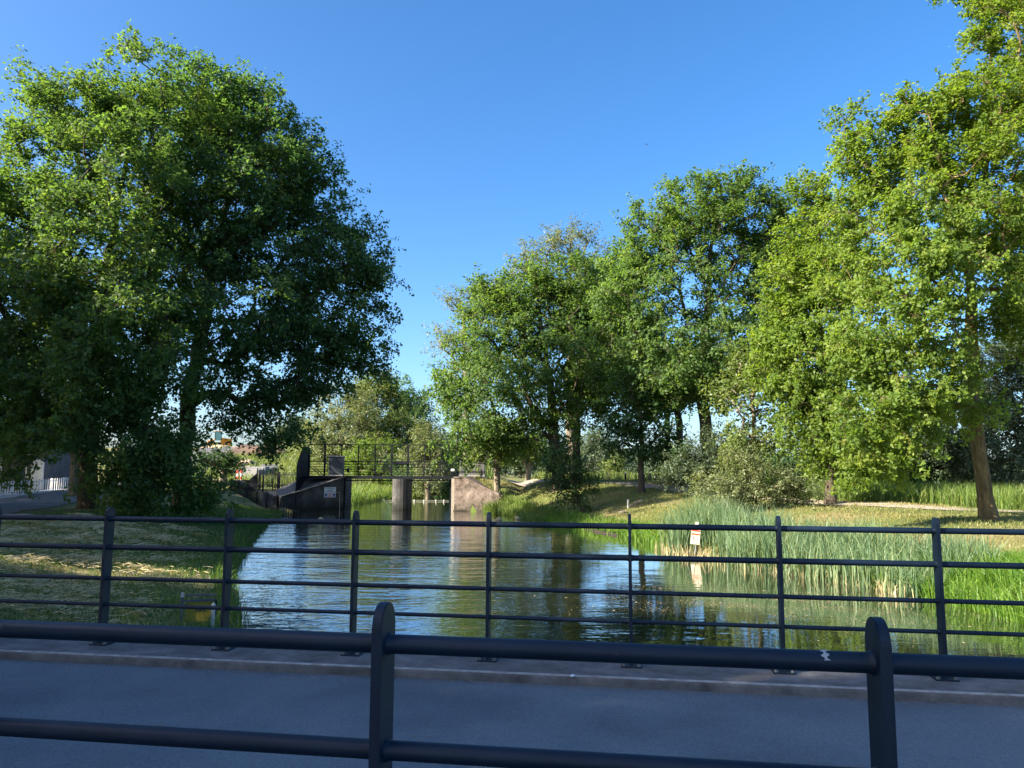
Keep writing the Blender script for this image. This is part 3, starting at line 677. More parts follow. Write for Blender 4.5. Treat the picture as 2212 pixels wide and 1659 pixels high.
# --- right bank
b = foot(1208, 0, 52)
treeC = tree("oak_tree", "rounded oak beside the right abutment, its low branch hanging over the weir bridge", "tree", b,
     [b, P(1200, 990, 52), P(1195, 900, 52), P(1180, 780, 52), P(1160, 640, 52)], 0.38,
     LB([(1125, 640, 62), (1080, 720, 85), (1180, 690, 90, 1), (1240, 640, 75, 1), (1020, 740, 55), (1000, 830, 60), (1100, 830, 90, -2), (1200, 800, 90, -2), (1270, 770, 75),
         (980, 920, 42, -1, .8), (1040, 930, 55, -1, .8), (970, 980, 32, -2, .8), (1120, 930, 45, -1, .8), (1280, 840, 42), (1150, 880, 50), (1230, 890, 38), (1200, 920, 34), (1060, 650, 45), (1040, 690, 45), (1210, 610, 60), (1180, 970, 22), (1212, 985, 14)], 52),
     540, 7, 20, 0.205, M['oak'], M['bark'], 13, clump=0.62, inner=0.5)
b = foot(1247, 0, 55)
treeC2 = tree("oak_tree", "dark-trunked oak standing just right of the ivy-covered trunk", "tree", b,
     [b, P(1247, 990, 55), P(1246, 900, 55), P(1250, 780, 55), P(1270, 650, 55)], 0.26,
     LB([(1290, 650, 60, 2), (1320, 720, 70, 2), (1250, 720, 60, 2), (1290, 790, 60, 1), (1250, 830, 32), (1330, 640, 45, 3), (1345, 600, 42, 2), (1350, 690, 55, 1), (1330, 560, 35, 2)], 55),
     270, 6, 20, 0.22, M['oak'], M['bark'], 14, clump=0.70)
b = foot(1527, 0, 46)
treeD = tree("oak_tree", "tall open oak with bare forking limbs in the middle of the right bank", "tree", b,
     [b, P(1525, 980, 46), P(1520, 880, 46), P(1522, 760, 46), P(1530, 600, 46), P(1545, 450, 46)], 0.34,
     LB([(1490, 440, 62), (1600, 420, 58), (1545, 430, 50), (1410, 480, 55), (1420, 560, 75), (1530, 520, 95), (1640, 490, 65), (1700, 480, 42), (1380, 640, 80), (1480, 640, 90, -2), (1610, 620, 95),
         (1340, 720, 60), (1440, 740, 85, -2), (1570, 730, 90, -2), (1350, 590, 42), (1500, 810, 65, -2), (1400, 820, 60), (1560, 830, 45, -1), (1660, 600, 60), (1690, 690, 60), (1740, 560, 55, 1), (1650, 760, 60), (1450, 860, 45), (1580, 780, 60), (1720, 640, 55, 2), (1665, 530, 55), (1705, 580, 60), (1370, 525, 48), (1700, 465, 50), (1735, 500, 45), (1460, 500, 65), (1570, 470, 70), (1340, 660, 55), (1650, 680, 60)], 46),
     800, 7, 20, 0.185, M['oak'], M['bark'], 15, clump=0.52, inner=0.42, holes=-1.7)
b = foot(1470, 0, 51)
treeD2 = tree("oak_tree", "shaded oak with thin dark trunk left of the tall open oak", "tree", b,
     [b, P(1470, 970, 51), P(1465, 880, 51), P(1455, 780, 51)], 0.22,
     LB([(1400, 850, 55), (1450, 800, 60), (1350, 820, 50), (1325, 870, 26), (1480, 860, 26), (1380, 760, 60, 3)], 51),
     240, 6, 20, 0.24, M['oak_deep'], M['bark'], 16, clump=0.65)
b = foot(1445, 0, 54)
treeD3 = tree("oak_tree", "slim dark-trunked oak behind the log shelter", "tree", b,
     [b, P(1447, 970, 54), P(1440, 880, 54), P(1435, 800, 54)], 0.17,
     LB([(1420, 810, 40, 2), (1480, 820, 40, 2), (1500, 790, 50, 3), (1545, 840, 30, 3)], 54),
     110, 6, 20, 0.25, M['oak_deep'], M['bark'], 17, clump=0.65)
b = foot(1386, 0, 45)
treeT = tree("young_oak", "young oak with a straight dark trunk on the mown right bank", "tree", b,
     [b, P(1385, 1000, 45), P(1384, 930, 45), P(1383, 850, 45)], 0.165,
     LB([(1385, 895, 42), (1345, 930, 32), (1425, 935, 34), (1328, 975, 18, 0, .8), (1390, 965, 28), (1442, 975, 22, 0, .8), (1370, 845, 40)], 45),
     105, 6, 15, 0.20, M['alder'], M['bark'], 18, clump=0.55, flare=1.3)
b = foot(2137, 0, 25)
treeE = tree("oak_tree", "large yellow-green oak at the right edge with a leaning mossy trunk", "tree", b,
     [b, P(2118, 1010, 25), P(2100, 900, 25), P(2098, 780, 25), P(2096, 640, 25.3), P(2092, 500, 25.6), P(2110, 300, 26), P(2150, 60, 26.5)], 0.215,
     LB([(2160, 60, 75), (2210, 150, 110), (2130, 220, 80), (2060, 240, 50), (2000, 290, 75), (1925, 260, 50), (1850, 300, 55), (1880, 380, 65), (2090, 340, 110), (2220, 330, 130), (1960, 400, 80),
         (1830, 460, 45), (2020, 470, 85, -1.5), (1900, 520, 75), (2160, 480, 100), (2240, 560, 120, 1), (1960, 590, 90, -1.5), (2060, 600, 75, -1.5), (1840, 600, 75, 1), (2170, 640, 70, -1), (1900, 690, 90, -1.5),
         (2010, 720, 80, -1.5), (2230, 700, 60, -1), (1850, 780, 75, -1), (1960, 820, 80, -1.5), (2110, 880, 36, -0.8), (2090, 800, 40, -1), (2040, 860, 45, -1), (1880, 880, 65, -1.5), (1960, 920, 60, -1.5),
         (1850, 960, 50, -1.5), (1930, 995, 42, -1.5), (1860, 1025, 25, -1.5), (2140, -60, 90)], 25),
     860, 8, 25, 0.125, M['oak_yellow'], M['bark_moss'], 19, bf=0.30, clump=0.36, inner=0.5, flare=1.45, wave=2.6, holes=-1.4)
b = foot(1795, 0, 35)
treeE3 = tree("oak_tree", "bushy yellow-green oak between the slender tree and the leaning trunk", "tree", b,
     [b, P(1793, 980, 35), P(1785, 860, 35), P(1775, 700, 35), P(1770, 560, 35)], 0.2,
     LB([(1790, 480, 55), (1740, 540, 60), (1800, 580, 80), (1720, 640, 70), (1780, 690, 90), (1700, 730, 60), (1740, 790, 80), (1810, 800, 70), (1680, 800, 40), (1780, 890, 70), (1720, 900, 45), (1800, 970, 45), (1750, 420, 35)], 35),
     380, 7, 23, 0.168, M['oak_yellow'], M['bark'], 20, clump=0.55)
b = foot(1630, 0, 39.5)
treeE2 = tree("slender_tree", "slender pale tree with double stem in front of the tall oaks", "tree", b,
     [b, P(1632, 980, 39.5), P(1628, 900, 39.5), P(1622, 790, 39.5)], 0.14,
     LB([(1620, 800, 42), (1590, 860, 42), (1660, 850, 40), (1640, 920, 45), (1580, 930, 34), (1610, 980, 34), (1670, 960, 30), (1640, 780, 30)], 39.5),
     130, 5, 14, 0.17, M['poplar'], M['bark_pale'], 21, clump=0.50, flare=1.2, droop=0.2)

# pale willow-like crowns rising behind
b = foot(1235, 0, 72)
tree("willow_tree", "pale grey-green willow rising behind the right-bank oaks", "tree", b, [b, P(1232, 900, 72), P(1230, 700, 72), P(1232, 520, 72)], 0.4,
     LB([(1232, 535, 45), (1155, 565, 40), (1290, 580, 50), (1200, 640, 60), (1330, 620, 45), (1110, 650, 45), (1270, 700, 60)], 72),
     230, 5, 20, 0.26, M['willow'], M['bark_pale'], 22, clump=0.85, aspect=0.35)
b = foot(1010, 0, 75)
tree("willow_tree", "pale willow showing left of the rounded oak", "tree", b, [b, P(1010, 940, 75), P(1005, 800, 75), P(1000, 660, 75)], 0.3,
     LB([(1005, 660, 36), (965, 735, 32), (1010, 760, 45), (1050, 650, 35), (1000, 860, 40)], 75),
     130, 5, 18, 0.26, M['willow'], M['bark_pale'], 23, clump=0.80, aspect=0.35)

# small leaning alder at the waterside
b = foot(1262, 0, 41)
tree("alder_shrub", "small leaning dark-leaved alder at the right waterside", "tree", b, [b, P(1256, 1088, 41), P(1240, 1060, 41), P(1228, 1010, 41), P(1215, 950, 41.3)], 0.10,
     LB([(1215, 975, 24), (1235, 1020, 28), (1202, 1030, 20), (1270, 1045, 20), (1252, 1070, 20), (1215, 1068, 18), (1192, 995, 16), (1284, 1062, 11)], 41),
     110, 5, 12, 0.12, M['alder'], M['bark'], 24, clump=0.36, flare=1.15)

# shrubs
def shrub(name, label, x, d, lobes, ncl, ntw, nlf, size, mat, seed, clump=0.4, aspect=0.5, droop=0.1, group=None):
    b_ = foot(x, 0, d)
    top = min(lobes, key=lambda e: e[1]); t_ = P(top[0], top[1], d)
    return tree(name, label, "shrub", b_, [b_, b_.lerp(t_, 0.35), b_.lerp(t_, 0.65), t_], 0.07, LB(lobes, d), ncl, ntw, nlf, size, mat, M['bark'], seed, bf=0.5, clump=clump,
                aspect=aspect, droop=droop, group=group, flare=1.1)
shrub("willow_shrub", "grey-green willow shrub behind the cattails", 1640, 33, [(1550, 1050, 48), (1610, 1040, 45), (1665, 1050, 45), (1715, 1062, 38), (1580, 1085, 40), (1690, 1085, 35), (1640, 1085, 40), (1600, 1000, 28)], 170, 6, 18, 0.13, M['willow'], 31, clump=0.33, aspect=0.35)
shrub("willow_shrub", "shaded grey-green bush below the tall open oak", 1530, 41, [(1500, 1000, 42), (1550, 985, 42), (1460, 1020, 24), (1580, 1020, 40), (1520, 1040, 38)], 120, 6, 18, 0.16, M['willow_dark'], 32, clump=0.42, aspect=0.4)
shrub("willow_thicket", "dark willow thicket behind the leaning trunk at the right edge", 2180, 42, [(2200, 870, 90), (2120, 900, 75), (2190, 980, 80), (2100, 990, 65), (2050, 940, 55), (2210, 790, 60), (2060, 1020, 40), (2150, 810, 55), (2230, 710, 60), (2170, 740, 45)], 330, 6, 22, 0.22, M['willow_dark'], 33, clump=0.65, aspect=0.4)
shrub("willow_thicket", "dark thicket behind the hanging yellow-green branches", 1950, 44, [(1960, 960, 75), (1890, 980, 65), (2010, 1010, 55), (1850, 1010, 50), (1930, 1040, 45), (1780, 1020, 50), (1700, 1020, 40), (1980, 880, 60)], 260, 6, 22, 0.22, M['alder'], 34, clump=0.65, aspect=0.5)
# tall bushes beyond the weir
def fartree(label, x, d, lobes, ncl, mat, seed, size=0.30, clump=0.9, name="willow_tree", aspect=0.4):
    b_ = foot(x, 0, d); top = min(lobes, key=lambda e: e[1]); t_ = P(top[0], top[1], d)
    return tree(name, label, "tree", b_, [b_, b_.lerp(t_, 0.3), b_.lerp(t_, 0.6), t_], 0.28, LB(lobes, d), ncl, 6, 18, size, mat, M['bark_pale'], seed, clump=clump, aspect=aspect)
fartree("broad grey willow beyond the left end of the weir bridge", 735, 92, [(690, 900, 32), (730, 865, 36), (700, 950, 42), (750, 930, 45), (780, 885, 40), (720, 1000, 40), (775, 985, 40)], 210, M['willow'], 41)
fartree("pale yellow-green poplar beyond the middle of the weir bridge", 825, 98, [(812, 835, 28), (840, 850, 30), (800, 880, 30), (850, 900, 35), (870, 950, 35), (815, 930, 30)], 170, M['poplar'], 42, aspect=0.55, name="poplar_tree")
fartree("dark rounded tree at the right of the far group", 895, 108, [(870, 850, 26), (895, 870, 32), (900, 910, 36), (870, 900, 30), (915, 960, 35)], 150, M['oak_deep'], 43, name="round_tree", aspect=0.6)
fartree("tall dark tree peeping between the far willow and poplar", 770, 106, [(785, 850, 22), (770, 880, 28), (760, 930, 35)], 90, M['willow_dark'], 44, name="round_tree", aspect=0.6)
fartree("low pale bush behind the bridge railing near the right abutment", 925, 80, [(920, 955, 34), (945, 990, 34), (900, 990, 30), (925, 1030, 34)], 110, M['willow'], 45, size=0.24, clump=0.6, name="willow_bush")
fartree("green waterside bush seen under the left span", 800, 86, [(770, 1040, 34), (810, 1030, 34), (850, 1035, 30), (790, 990, 30), (830, 980, 32), (750, 1000, 28)], 190, M['tallgrass'], 46, size=0.22, clump=0.6, name="willow_bush")
fartree("dark bush by the water under the right span", 930, 84, [(890, 1035, 30), (930, 1050, 30), (965, 1050, 28), (960, 1010, 25)], 120, M['alder'], 47, size=0.22, clump=0.6, name="alder_bush")
fartree("deep green bush left of the spiked fence", 480, 66, [(478, 1000, 22), (455, 1010, 26), (500, 1008, 14)], 50, M['alder'], 48, size=0.22, clump=0.5, name="alder_bush")
# trees in the meadow seen through the gaps
fartree("pair-trunked meadow tree with pale trunk right of the grey building", 1128, 78, [(1120, 975, 22), (1150, 960, 26), (1095, 985, 18), (1165, 985, 18)], 80, M['poplar'], 49, size=0.24, clump=0.6, name="meadow_tree", aspect=0.6)
fartree("bluish-green round tree between the trunks in the meadow", 1300, 120, [(1290, 960, 28), (1310, 985, 24), (1275, 990, 24), (1290, 1010, 24)], 110, M['willow_dark'], 50, size=0.32, clump=0.9, name="meadow_tree", aspect=0.5)
fartree("bright small tree in the meadow beside the young oak", 1330, 95, [(1325, 1005, 14), (1335, 1020, 12), (1318, 1022, 12)], 40, M['poplar'], 51, size=0.22, clump=0.5, name="meadow_tree", aspect=0.5)
# slim oak by the right abutment
b = foot(1074, 0, 53.5)
tree("slim_oak", "slim tree with a ribbed grey trunk beside the right abutment", "tree", b, [b, P(1073, 1000, 53.5), P(1070, 950, 53.5), P(1065, 900, 53.5)], 0.21,
     LB([(1060, 930, 32), (1095, 960, 28), (1045, 960, 26), (1075, 985, 20), (1030, 985, 16)], 53.5), 90, 6, 16, 0.2, M['poplar'], M['bark_pale'], 52, clump=0.5, flare=1.2)

fartree("lime tree by the street seen through the left oaks", 40, 52, [(20, 900, 80), (90, 860, 70), (-40, 840, 80), (130, 930, 45), (40, 780, 70), (-30, 960, 50)], 150, M['oak_deep'], 54, size=0.24, clump=0.7, name="lime_tree", aspect=0.6)
fartree("leafy lime tree behind the trunk of the tall left oak", 160, 49, [(150, 640, 75), (200, 720, 70), (110, 740, 70), (170, 820, 75), (230, 830, 45), (120, 900, 50), (190, 910, 45)], 190, M['oak_deep'], 55, size=0.22, clump=0.65, name="lime_tree", aspect=0.6)
# distant line of trees
dt = fartree("far tree in the hazy line at the edge of the fields", 1180, 230, [(1180, 1000, 14), (1195, 1010, 12), (1168, 1010, 12)], 60, M['willow_dark'], 53, size=0.55, clump=1.4, name="distant_tree", aspect=0.6)
dt["group"] = "distant trees at the edge of the fields"
k = 0
for x in range(560, 2300, 33):
    d_ = 190 + (x * 7919 % 130); xx = x + (x * 31 % 17)
    pz = P(xx, 1030, d_)
    if abs(xx - 1180) < 20: continue
    copy_tree(dt, (pz.x, d_, z1(pz.x, d_)), x * 1.7, 0.8 + (x * 13 % 10) / 14, None, "distant trees at the edge of the fields"); k += 1

# trees outside the view, on the street side, that shade the bridge and the left bank
GRP = "street trees behind the left shoulder"
LBL = "oak on the street side behind the left shoulder shading the bridge"
def shade(src, x, y, rz, s): copy_tree(src, (x, y, z1(x, y)), rz, s, LBL, GRP)
for src_, x_, y_, rz_, s_ in ((treeC, -9, -9, 0.5, 0.62), (treeC, -11, -5, 1.5, 0.74), (treeC, -13.5, -1, 2.1, 0.68), (treeC, -16, 3.5, 4.0, 0.72), (treeC, -13, -12, 0.9, 0.75), (treeD, -24, 13, 1.3, 0.55), (treeC, -18, -6, 2.6, 0.95), (treeC, -22, -1, 3.6, 0.9), (treeD, -26, 5, 4.0, 0.72),
                            (treeD, -31, 11, 1.0, 0.95), (treeC, -31, 17, 0.2, 1.0), (treeD, -37, 18, 3.0, 1.1), (treeD, -40, 24, 5.0, 1.2), (treeC, -43, 18, 2.2, 1.3), (treeD, -46, 29, 2.0, 1.2), (treeC, -40, 31, 0.3, 1.1), (treeC, -52, 37, 4.4, 1.3), (treeC, -48, 44, 1.4, 1.1), (treeC, -56, 52, 3.4, 1.1)):
    shade(src_, x_, y_, rz_, s_)

# ------------------------------------------------------------------ the weir and its footbridge
def S(x, y, d): return P(x / 1.15732, y / 1.15732, d)
ZD = S(950, 1190, 54.6).z
wb = empty("weir_footbridge", (-8, 54.7, ZD), "dark steel footbridge with tall open railing across the weir", "footbridge")
def wpart(name, c, s, mat, parent=wb, rz=0, bevel=0.0):
    o = box_obj(name, (0, 0, 0), s, mat, parent, rz, bevel)
    o.location = Vector(c) - parent.location if parent is wb else Vector(c)
    return o
xl_, xr_ = S(768, 1190, 55).x, S(1150, 1190, 55).x
wpart("deck_beam", ((xl_ + xr_) / 2, 54.75, ZD - 0.10), (xr_ - xl_, 1.35, 0.20), M['steel_dark'])
zt, zm = S(950, 1112, 55.3).z, S(950, 1154, 55.3).z
px = [771, 812, 854, 896, 938, 979.5, 1020.5, 1060.5, 1101, 1141]
for i, x in enumerate(px):
    th = 0.13 if i in (1, 5, 6) else 0.08
    wpart("post", (S(x, 1150, 55.3).x, 55.3, (zt + ZD) / 2), (th, 0.06, zt - ZD), M['steel_dark'])
xa, xb = S(770, 1150, 55.3).x, S(1142, 1150, 55.3).x
for z, t_ in [(zt, 0.065), (zm, 0.07)] + [(zm - (zm - ZD) * f, 0.042) for f in (0.2, 0.38, 0.55, 0.72, 0.89)]:
    wpart("rail", ((xa + xb) / 2, 55.26, z), (xb - xa, 0.035, t_), M['steel_dark'])
wpart("sign_board", (S(1000, 1150, 55.2).x, 55.18, zm - 0.10), (1.12, 0.03, 0.16), M['steel_dark'])
bm = bmesh.new(); a_ = S(775, 1165, 55.1); c_ = S(800, 1188, 55.1)
bcyl(bm, a_, c_, 0.03); bcyl(bm, S(783, 1165, 55.1), S(808, 1188, 55.1), 0.025)
o = bm_obj("brace", bm, M['steel_dark'], wb); o.location = -wb.location
bm = bmesh.new(); bcyl(bm, S(861, 1201, 54.2), S(1122, 1201, 54.2), 0.035)
o = bm_obj("pipe", bm, M['steel_dark'], wb); o.location = -wb.location
# pier with a rounded upstream nose
bm = bmesh.new(); w_ = (S(1019, 1240, 53.9).x - S(979, 1240, 53.9).x) / 2; cx_ = S(999, 1240, 53.9).x
prof = [(cx_ + w_, 56.2), (cx_ - w_, 56.2), (cx_ - w_, 54.15)] + [(cx_ - w_ * math.cos(a), 54.15 - 0.3 * math.sin(a)) for a in np.linspace(0.25, math.pi - 0.25, 7)] + [(cx_ + w_, 54.15)]
bprism(bm, ([(a, b, -2.4) for a, b in prof], [(a, b, ZD - 0.2) for a, b in prof]))
o = bm_obj("pier", bm, M['concrete_dark'], wb); o.location = -wb.location; o["label"] = "grey concrete pier standing in the water"

def poly_mesh(name, V, F, mat, parent=None):
    bm = bmesh.new(); vs_ = [bm.verts.new(v) for v in V]
    for f in F: bm.faces.new([vs_[i] for i in f])
    return bm_obj(name, bm, mat, parent)
# left abutment: battered wing wall with a sloping concrete apron behind it
T0, T1, T2 = S(859, 1194, 54), S(755, 1228, 52.6), S(700, 1243, 51.6)
K0, K1, K2 = Vector((T0.x, 56.8, ZD)), Vector((-15.0, 56.8, ZD)), Vector((-17.3, 57.0, 0.25))
lo_ = lambda v: Vector((v.x, v.y, -2.4))
ab = empty("concrete_abutment", (-13.5, 54, -1.06), "shaded left concrete abutment of the weir with sloping top, carrying a sign", "abutment")
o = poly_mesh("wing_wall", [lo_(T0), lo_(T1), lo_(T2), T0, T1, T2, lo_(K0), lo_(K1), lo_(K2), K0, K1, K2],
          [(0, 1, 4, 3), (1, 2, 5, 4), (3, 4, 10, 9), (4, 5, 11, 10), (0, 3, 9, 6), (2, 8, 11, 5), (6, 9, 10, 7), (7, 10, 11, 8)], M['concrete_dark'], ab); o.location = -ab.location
# thin coping along the slanted edge
bm = bmesh.new()
for a_, c_ in ((T0, T1), (T1, T2)):
    d_ = (c_ - a_); q = d_.to_track_quat('X', 'Z').to_matrix().to_4x4()
    vs_ = bbox(bm, 0, 0, 0, d_.length + 0.06, 0.30, 0.10)
    bmesh.ops.transform(bm, matrix=Matrix.Translation((a_ + c_) / 2 + Vector((0, 0.10, 0.02))) @ q, verts=vs_)
o = bm_obj("coping", bm, M['concrete_dark'], ab); o.location = -ab.location
o = wpart("gate_groove", (T0.x + 0.06, 54.3, -0.1), (0.10, 0.22, 2.6), M['steel_dark'], ab); o.location = Vector((T0.x + 0.06, 54.3, -0.1)) - ab.location
bm = bmesh.new(); bcyl(bm, S(838, 1231, 53.6), S(849, 1231, 53.75), 0.02, n=6); bcyl(bm, S(849, 1231, 53.75), S(849, 1276, 53.75), 0.02, n=6)
o = bm_obj("conduit", bm, M['slab'], ab); o.location = -ab.location
# right abutment: sunlit wing wall sloping down into the bank
R0, R1, R2 = S(1136, 1194, 53.6), S(1158, 1194, 53.4), S(1256, 1240, 52.2)
Q0, Q1, Q2 = Vector((R0.x, 61, ZD)), Vector((R1.x + 1.3, 61, ZD)), Vector((R2.x + 0.2, 54.0, R2.z - 0.05))
ab2 = empty("concrete_abutment", (-2.5, 54, -1.06), "sunlit right concrete abutment of the weir, cracked and lichen-stained", "abutment")
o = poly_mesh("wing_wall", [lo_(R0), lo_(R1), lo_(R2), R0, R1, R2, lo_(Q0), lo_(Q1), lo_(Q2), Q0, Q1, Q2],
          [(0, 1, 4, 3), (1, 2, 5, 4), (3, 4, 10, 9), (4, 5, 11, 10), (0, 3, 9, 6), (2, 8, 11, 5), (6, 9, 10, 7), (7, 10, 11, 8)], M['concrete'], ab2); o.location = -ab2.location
bm = bmesh.new()
for a_, c_ in ((R0, R1), (R1, R2)):
    d_ = (c_ - a_); q = d_.to_track_quat('X', 'Z').to_matrix().to_4x4()
    vs_ = bbox(bm, 0, 0, 0, d_.length + 0.06, 0.30, 0.10)
    bmesh.ops.transform(bm, matrix=Matrix.Translation((a_ + c_) / 2 + Vector((0, 0.10, 0.02))) @ q, verts=vs_)
o = bm_obj("coping", bm, M['concrete'], ab2); o.location = -ab2.location
bm = bmesh.new(); bbox(bm, R0.x - 0.10, 53.85, -0.2, 0.20, 0.5, 2.7)
o = bm_obj("corner_strip", bm, M['trim'], ab2); o.location = -ab2.location  # chamfer facing left; its sunlit brightness is put into the paler colour
bm = bmesh.new(); bbox(bm, R0.x - 0.3, 54.6, -0.15, 0.16, 0.2, 2.5)
o = bm_obj("gate_groove", bm, M['steel_dark'], ab2); o.location = -ab2.location
bm = bmesh.new()   # a ledge just above the water
bbox(bm, (R0.x + R2.x) / 2 - 0.4, 53.28, WATER_Z + 0.03, 2.6, 0.16, 0.10)
o = bm_obj("water_ledge", bm, M['concrete'], ab2); o.location = -ab2.location
# warning board on the left abutment
wdir = (T0 - T1); wdir.z = 0; wdir.normalize(); wn = Vector((wdir.y, -wdir.x, 0))
sb = empty("warning_sign", (0, 0, 0), "white warning board with red and blue marks on the shaded left abutment", "sign")
sc_ = S(824.5, 1230.5, 53.0) ; 
# drop the point onto the wall plane
tplane = ((Vector((T1.x, T1.y, 0)) - Vector((0, 0, 0))).dot(wn)) / (Vector((sc_.x, sc_.y, 0)).dot(wn))
sc_ = Vector((0, 0, EYE)) + (sc_ - Vector((0, 0, EYE))) * tplane + wn * 0.06
sb.location = sc_; sb.rotation_euler = (0, 0, math.atan2(wdir.y, wdir.x))
box_obj("board", (0, 0, 0), (0.80, 0.03, 0.70), M['sign_white'], sb)
for zz, ws in ((0.27, (0.07, 0.05, 0.08, 0.03, 0.09, 0.06)), (0.12, (0.06, 0.05, 0.07, 0.06)), (0.02, (0.08, 0.06, 0.07, 0.05, 0.09, 0.06, 0.05))):
    tot = sum(ws) + 0.025 * (len(ws) - 1); xx = -tot / 2
    for w2 in ws:
        box_obj("lettering", (xx + w2 / 2, -0.018, zz), (w2, 0.006, 0.045), M['ink'], sb); xx += w2 + 0.025
for sx in (-1, 1):
    p_ = box_obj("blue_panel", (sx * 0.28, -0.018, -0.19), (0.17, 0.006, 0.21), M['blue'], sb)
    q_ = box_obj("pictogram", (0.01, -0.005, -0.01), (0.09, 0.006, 0.035), M['sign_white'], p_); q_.rotation_euler = (0, 0.5, 0)
for zz in (-0.12, -0.26): box_obj("red_bar", (0, -0.018, zz), (0.25, 0.006, 0.07), M['red'], sb)

# steel cabinet at the left end of the footbridge
cb = empty("control_cabinet", S(840.5, 1190, 54.3), "blue-grey steel control cabinet at the left end of the weir footbridge", "cabinet"); cb.location.z = ZD
box_obj("body", (0, 0, 0.66), (0.98, 0.55, 1.32), M['cabinet'], cb, bevel=0.012)
box_obj("lid", (0, 0, 1.36), (1.06, 0.66, 0.06), M['cabinet_lid'], cb, bevel=0.01)
box_obj("plinth", (0, -0.02, 0.03), (1.05, 0.60, 0.08), M['slab'], cb)
bm = bmesh.new(); bcyl(bm, (0.5, -0.05, 0.42), (0.85, -0.05, 0.42), 0.035); bcyl(bm, (0.78, -0.05, 0.42), (0.90, -0.05, 0.42), 0.13, n=14)
bm_obj("crank_drive", bm, M['steel_dark'], cb)
bm = bmesh.new(); bcyl(bm, (-0.62, 0, 0.35), (-0.62, 0, 0.88), 0.022); bcyl(bm, (-0.62, 0, 0.88), (-0.85, 0, 0.88), 0.022); bcyl(bm, (-0.62, 0, 0.35), (-0.75, 0, 0.35), 0.022)
bm_obj("grab_handle", bm, M['steel_dark'], cb)

# grey service building at the right end
hb0, hb1 = S(1148, 1190, 56.6).x, S(1211, 1190, 56.6).x
sbld = empty("service_building", ((hb0 + hb1) / 2, 57.6, ZD), "low grey service building on the right abutment", "building")
hz = S(1180, 1147, 56.6).z - ZD
box_obj("wall", (0, 0, hz / 2), (hb1 - hb0, 2.0, hz), M['render_grey'], sbld)
box_obj("plinth", (0, 0, 0.05), (hb1 - hb0 + 0.05, 2.05, 0.10), M['slab'], sbld)
box_obj("roof", (0, -0.02, hz + 0.04), (hb1 - hb0 + 0.24, 2.3, 0.09), M['trim'], sbld, bevel=0.01)
box_obj("fascia", (0, -1.06, hz - 0.04), (hb1 - hb0 + 0.06, 0.04, 0.07), M['steel_dark'], sbld)
for i in range(3): box_obj("rail_post", ((hb1 - hb0) / 2 + 0.12 + i * 0.30, -0.8, 0.5), (0.045, 0.045, 1.0), M['steel_dark'], sbld)
for z in (0.5, 0.98): box_obj("hand_rail", ((hb1 - hb0) / 2 + 0.42, -0.8, z), (0.64, 0.035, 0.035), M['steel_dark'], sbld)
lb = empty("lamp_box", S(1132, 1175, 54.3), "small white lamp box on the post at the right end of the footbridge", "lamp")
box_obj("housing", (0, 0, 0), (0.24, 0.16, 0.16), M['white'], lb, bevel=0.02); box_obj("stem", (0, 0.03, -0.30), (0.05, 0.05, 0.50), M['steel_dark'], lb)

# spiked fan screen closing the left end
fs = empty("spiked_screen", (-15.0, 55.0, 0.2), "dark fan-shaped spiked steel screen closing the left end of the footbridge", "screen")
nb = 24
for i in range(nb):
    f = i / (nb - 1)
    ztop = 1.9 + 1.25 * min(1.0, f / 0.5) ** 0.8
    o = box_obj("spike_bar", (0.30 - 0.02 * f, -2.0 + f * 3.0, ztop / 2 - 0.25), (0.07, 0.07, ztop + 0.5), M['steel_dark'], fs); o.rotation_euler = (0, 0.03 * (0.6 - f), 0)
for z in (0.35, 0.95, 1.7):
    bm = bmesh.new(); bcyl(bm, (0.30, -2.0, z), (0.28, 1.0, z), 0.04, n=6); bm_obj("cross_bar", bm, M['steel_dark'], fs)
box_obj("post", (0.30, 1.1, 1.45), (0.14, 0.14, 3.3), M['steel_dark'], fs)

PICK = {}
def fence(name, label, pts, hgt, step, mat, group=None, post_every=2.2, pw=0.034, spikes=0.06):
    root = empty(name, pts[0], label, "fence", group); o0 = Vector(pts[0])
    key = (mat.name, pw)
    if key not in PICK:
        bm = bmesh.new(); bbox(bm, 0, 0, 0.5, pw, pw, 1.0); me = bpy.data.meshes.new("picket"); bm.to_mesh(me); bm.free(); me.materials.append(mat); PICK[key] = me
    for a_, c_ in zip(pts[:-1], pts[1:]):
        a_, c_ = Vector(a_), Vector(c_); d_ = c_ - a_; L = d_.length; n_ = max(1, int(L / step))
        for i in range(n_):
            q = a_.lerp(c_, (i + 0.5) / n_) - o0
            pk = link("picket", PICK[key], None, root, q); pk.scale = (1, 1, hgt)
        npst = max(1, round(L / post_every))
        for i in range(npst + 1):
            q = a_.lerp(c_, i / npst) - o0
            box_obj("post", q + Vector((0, 0, hgt / 2)), (0.07, 0.07, hgt + 0.05), mat, root)
        for z in (0.10, hgt - spikes):
            bm = bmesh.new(); bcyl(bm, a_ - o0 + Vector((0, 0, z)), c_ - o0 + Vector((0, 0, z)), 0.024, n=6); bm_obj("rail", bm, mat, root)
    return root
F0, F1, F2 = S(576, 1236, 57), S(693, 1291, 47.2), S(737, 1292, 46.6)
fence("metal_fence", "dark picket fence stepping down the left bank to the water", [F0, F1, F2], 1.15, 0.19, M['steel_dark'])
G0, G1 = S(646, 1228, 59), S(750, 1228, 58.0)
fence("metal_fence", "dark upright picket fence behind the paved corner left of the spiked screen", [G0, G1], 1.42, 0.125, M['steel_dark'], spikes=0.18)
